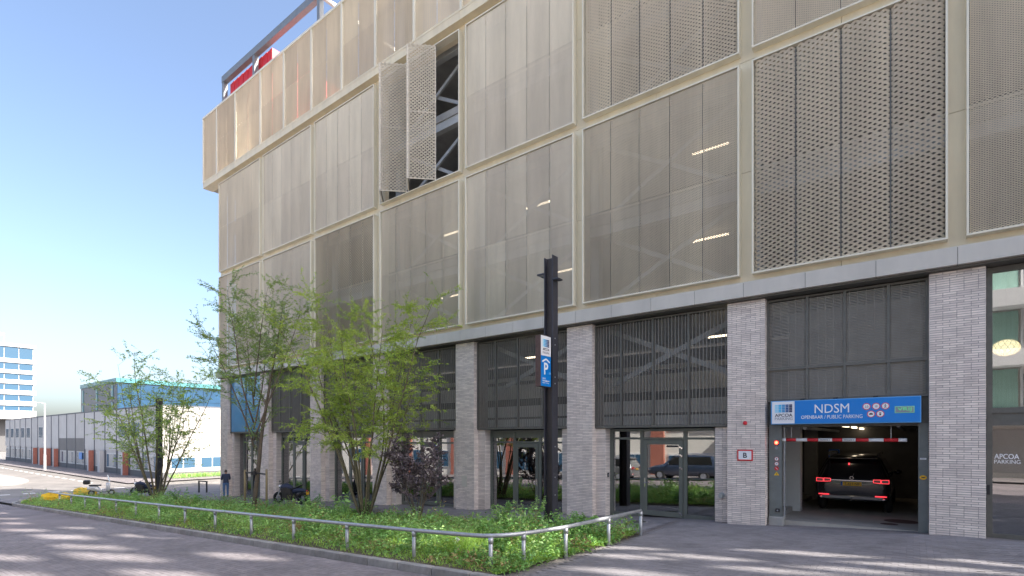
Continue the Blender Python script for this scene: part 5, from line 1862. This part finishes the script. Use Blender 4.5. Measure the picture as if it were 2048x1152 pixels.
def motorcycle(label, loc, rz, tint='black_metal'):
    m = thing('motorcycle', label, 'motorcycle', loc, rz, group='parked motorcycles')
    for y, r_, wd in ((-0.72, 0.31, 0.10), (0.76, 0.31, 0.075)):
        wh = MB().torus((0, y, r_), (1, 0, 0), r_ - 0.075, 0.075 if wd < 0.09 else 0.085, 24, 8).build('wheel', 'rubber', m, True)
        mb = MB().tube([(-0.05, y, r_), (0.05, y, r_)], 0.07, 10)
        for k in range(5):
            a = k * 1.2566
            mb.bar((0, y, r_), (0, y + math.cos(a) * (r_ - 0.1), r_ + math.sin(a) * (r_ - 0.1)), 0.03, 0.035, up=(1, 0, 0))
        mb.build('rim', 'print_grey', wh)
    MB().loft([[(math.cos(t) * w_ + 0, y, z + math.sin(t) * h) for t in [2 * math.pi * k / 12 for k in range(12)]] for y, z, w_, h in ((-0.10, 0.80, 0.08, 0.06), (0.0, 0.84, 0.17, 0.13), (0.25, 0.88, 0.21, 0.17), (0.48, 0.86, 0.17, 0.14), (0.60, 0.83, 0.06, 0.06))]).build('tank', 'navy', m, True)
    MB().loft([[(math.cos(t) * w_, y, z + math.sin(t) * h) for t in [2 * math.pi * k / 10 for k in range(10)]] for y, z, w_, h in ((-0.72, 1.0, 0.05, 0.03), (-0.6, 0.96, 0.11, 0.05), (-0.35, 0.84, 0.13, 0.06), (-0.05, 0.76, 0.11, 0.06), (0.0, 0.76, 0.05, 0.03))]).build('seat', 'black_plastic', m, True)
    MB().bbox(-0.20, 0.20, -0.22, 0.42, 0.22, 0.72, 0.07).tube([(0.24, 0.12, 0.42), (-0.24, 0.12, 0.42)], 0.15, 16).tube([(0.23, -0.15, 0.40), (-0.23, -0.15, 0.40)], 0.10, 14).build('engine', 'black_metal', m)
    for s in (-1, 1):
        MB().loft([[(s * x_, y, z) for y, z in ((-0.05 - 0.1 * q, 0.50), (0.38, 0.55), (0.55 - 0.1 * q, 0.80), (0.1, 0.86), (-0.2, 0.74))] for q, x_ in ((0, 0.13), (0.5, 0.21), (1, 0.235))]).build('side_cowl', 'black_metal', m)
    MB().loft([[(math.cos(t) * w_, y, z + math.sin(t) * h) for t in [2 * math.pi * k / 10 for k in range(10)]] for y, z, w_, h in ((-1.02, 0.66, 0.07, 0.03), (-0.85, 0.72, 0.12, 0.06), (-0.5, 0.74, 0.15, 0.12), (-0.15, 0.64, 0.16, 0.14))]).build('tail_fairing', 'navy', m, True)
    MB().tube([(0.12, 0.3, 0.4), (0.16, 0.0, 0.26), (0.18, -0.5, 0.34), (0.18, -0.85, 0.42)], [0.03, 0.03, 0.05, 0.055], 8).build('exhaust', 'galv', m, True)
    for s in (-1, 1):
        MB().tube([(s * 0.10, 0.76, 0.31), (s * 0.10, 0.48, 0.98)], 0.028, 8).build('fork', 'galv', m)
        MB().tube([(s * 0.09, -0.72, 0.31), (s * 0.09, -0.1, 0.38)], 0.03, 6).build('swingarm', 'black_metal', m)
        MB().tube([(s * 0.05, 0.46, 1.0), (s * 0.25, 0.42, 1.07), (s * 0.40, 0.34, 1.06)], 0.016, 6).build('handlebar', 'black_metal', m)
        MB().ell((s * 0.36, 0.36, 1.18), 0.06, 0.02, 0.04, 8, 6).tube([(s * 0.30, 0.4, 1.06), (s * 0.36, 0.37, 1.17)], 0.008, 5).build('mirror', 'black_plastic', m)
    MB().ell((0, 0.66, 0.88), 0.09, 0.07, 0.09, 10, 7).build('headlamp', 'chrome', m, True)
    MB().bar((0, -0.60, 0.80), (0, -1.0, 0.66), 0.12, 0.02).build('rear_fender', 'black_plastic', m)
    MB().box(-0.105, 0.105, -1.02, -1.005, 0.52, 0.68).build('number_plate', 'plate_yellow', m)
    MB().box(-0.05, 0.05, -0.98, -0.95, 0.70, 0.74).build('tail_light', 'sign_red', m)
    MB().tube([(-0.05, 0.05, 0.3), (-0.22, 0.0, 0.02)], 0.014, 5).build('side_stand', 'black_metal', m)
    return m


motorcycle('black motorcycle with yellow plate parked before the red shop window', (-25.0, -1.45, G(-25.0)), R(110))
motorcycle('dark motorcycle half hidden behind bed plants beside the white scooter', (-43.5, -2.0, G(-43.5)), R(118))
sc = thing('scooter', 'pale grey scooter with windscreen and dark top case', 'scooter', (-49.0, -3.0, G(-49)), R(-25))
for y in (-0.6, 0.62):
    wh = MB().torus((0, y, 0.22), (1, 0, 0), 0.16, 0.06, 20, 8).build('wheel', 'rubber', sc, True)
    MB().tube([(-0.04, y, 0.22), (0.04, y, 0.22)], 0.12, 12).build('rim', 'galv', wh)
MB().loft([[(math.cos(t) * w_, y, z + math.sin(t) * h) for t in [2 * math.pi * k / 10 for k in range(10)]] for y, z, w_, h in ((-0.85, 0.55, 0.08, 0.08), (-0.6, 0.58, 0.17, 0.20), (-0.2, 0.50, 0.18, 0.22), (0.0, 0.35, 0.15, 0.10))]).build('body', 'scooter_white', sc, True)
MB().loft([[(math.cos(t) * w_, y, z + math.sin(t) * h) for t in [2 * math.pi * k / 10 for k in range(10)]] for y, z, w_, h in ((0.30, 0.62, 0.16, 0.34), (0.42, 0.62, 0.22, 0.38), (0.52, 0.66, 0.16, 0.30))]).build('leg_shield', 'scooter_white', sc, True)
MB().bbox(-0.16, 0.16, -0.75, 0.0, 0.74, 0.83, 0.03).build('seat', 'black_plastic', sc)
MB().box(-0.15, 0.15, -0.05, 0.40, 0.24, 0.29).build('footboard', 'black_plastic', sc)
MB().bbox(-0.22, 0.22, -1.08, -0.68, 0.88, 1.20, 0.06).build('top_case', 'black_metal', sc)
MB().quad((-0.2, 0.50, 1.05), (0.2, 0.50, 1.05), (0.17, 0.38, 1.55), (-0.17, 0.38, 1.55)).build('windscreen', 'teal_glass', sc)
MB().tube([(-0.33, 0.36, 1.06), (0, 0.42, 1.02), (0.33, 0.36, 1.06)], 0.015, 6).build('handlebar', 'black_metal', sc)

br_ = thing('bicycle_rack', 'low black tube bicycle rack on the corner pavement', 'bicycle rack', (-42.2, 1.4, G(-42.2)), 0.2)
for s in (-0.45, 0.45):
    MB().box(s - 0.04, s + 0.04, -0.04, 0.04, -0.1, 0.80).build('leg', 'black_metal', br_)
MB().box(-0.49, 0.49, -0.045, 0.045, 0.80, 0.88).build('top_bar', 'black_metal', br_)

# person: skin-modifier figure standing in profile by the corner shop, holding a phone
def person(loc, rz):
    t = thing('person', 'person in dark jacket and blue jeans standing by the corner shop holding a phone', 'person', loc, rz)
    J = {'pel': (0, 0, 0.95), 'wai': (0, 0.01, 1.10), 'che': (0, 0.0, 1.32), 'nec': (0, 0.01, 1.48), 'hd1': (0, 0.04, 1.56), 'hd2': (0, 0.05, 1.68), 'hd3': (0, 0.04, 1.76)}
    E_ = [('pel', 'wai'), ('wai', 'che'), ('che', 'nec'), ('nec', 'hd1'), ('hd1', 'hd2'), ('hd2', 'hd3')]
    Rr = {'pel': (0.16, 0.115), 'wai': (0.145, 0.11), 'che': (0.17, 0.12), 'nec': (0.06, 0.06), 'hd1': (0.075, 0.085), 'hd2': (0.082, 0.10), 'hd3': (0.055, 0.07)}
    for s, n in ((-1, 'l'), (1, 'r')):
        J[n + 'hip'] = (s * 0.10, 0, 0.88); J[n + 'kne'] = (s * 0.11, 0.03 * s + 0.02, 0.48); J[n + 'ank'] = (s * 0.11, -0.04 + 0.05 * s, 0.09); J[n + 'toe'] = (s * 0.12, 0.12 + 0.05 * s, 0.04)
        J[n + 'sho'] = (s * 0.19, 0, 1.42); J[n + 'elb'] = (s * 0.24, 0.02, 1.13)
        J[n + 'wri'] = (s * 0.14, 0.26, 1.16); J[n + 'han'] = (s * 0.10, 0.34, 1.20)
        E_ += [('pel', n + 'hip'), (n + 'hip', n + 'kne'), (n + 'kne', n + 'ank'), (n + 'ank', n + 'toe'), ('che', n + 'sho'), (n + 'sho', n + 'elb'), (n + 'elb', n + 'wri'), (n + 'wri', n + 'han')]
        Rr.update({n + 'hip': (0.095, 0.10), n + 'kne': (0.065, 0.07), n + 'ank': (0.05, 0.055), n + 'toe': (0.045, 0.04), n + 'sho': (0.075, 0.075), n + 'elb': (0.052, 0.052), n + 'wri': (0.034, 0.034), n + 'han': (0.036, 0.03)})
        for q in range(4):
            nm = n + 'f%d' % q
            J[nm] = (s * (0.07 + 0.02 * q), 0.40, 1.215 - 0.004 * q); E_.append((n + 'han', nm)); Rr[nm] = (0.010, 0.010)
        J[n + 'th'] = (s * 0.055, 0.34, 1.245); E_.append((n + 'han', n + 'th')); Rr[n + 'th'] = (0.011, 0.011)
    names = list(J)
    me = bpy.data.meshes.new('body')
    me.from_pydata([J[k] for k in names], [(names.index(a), names.index(b)) for a, b in E_], [])
    o = bpy.data.objects.new('tmp_body', me)
    COL.objects.link(o)
    o.modifiers.new('skin', 'SKIN')
    for i, k in enumerate(names):
        sv = me.skin_vertices[0].data[i]
        sv.radius = Rr[k]
        sv.use_root = (k == 'pel')
    ss = o.modifiers.new('sub', 'SUBSURF')
    ss.levels = ss.render_levels = 2
    dg = bpy.context.evaluated_depsgraph_get()
    em = bpy.data.meshes.new_from_object(o.evaluated_get(dg))
    bpy.data.objects.remove(o)
    em.materials.clear()
    for m_ in ('navy', 'denim', 'skin', 'hair', 'rubber'):
        em.materials.append(MATS[m_])
    for p_ in em.polygons:
        c_ = p_.center
        k = 0
        if c_.z < 0.10:
            k = 4
        elif c_.z < 0.93 and c_.y < 0.2:
            k = 1
        elif c_.z > 1.50:
            k = 3 if (c_.z > 1.70 or (c_.y < 0.03 and c_.z > 1.57)) else 2
        elif c_.y > 0.29:
            k = 2
        p_.material_index = k
        p_.use_smooth = True
    link('body', em, t)
    MB().box(-0.04, 0.04, 0.37, 0.38, 1.18, 1.32).build('phone', 'black_plastic', t)
    for s in (-1, 1):
        MB().ell((s * 0.032, 0.135, 1.655), 0.012, 0.008, 0.008, 8, 6).build('eye', 'print_dark', t)
        MB().ell((s * 0.088, 0.03, 1.645), 0.012, 0.022, 0.03, 8, 6).build('ear', 'skin', t)
    MB().ell((0, 0.15, 1.625), 0.014, 0.022, 0.022, 8, 6).build('nose', 'skin', t)
    MB().box(-0.025, 0.025, 0.132, 0.14, 1.578, 1.588).build('mouth', 'brick_orange', t)


person((-34.55, -0.35, G(-34.55)), R(75))
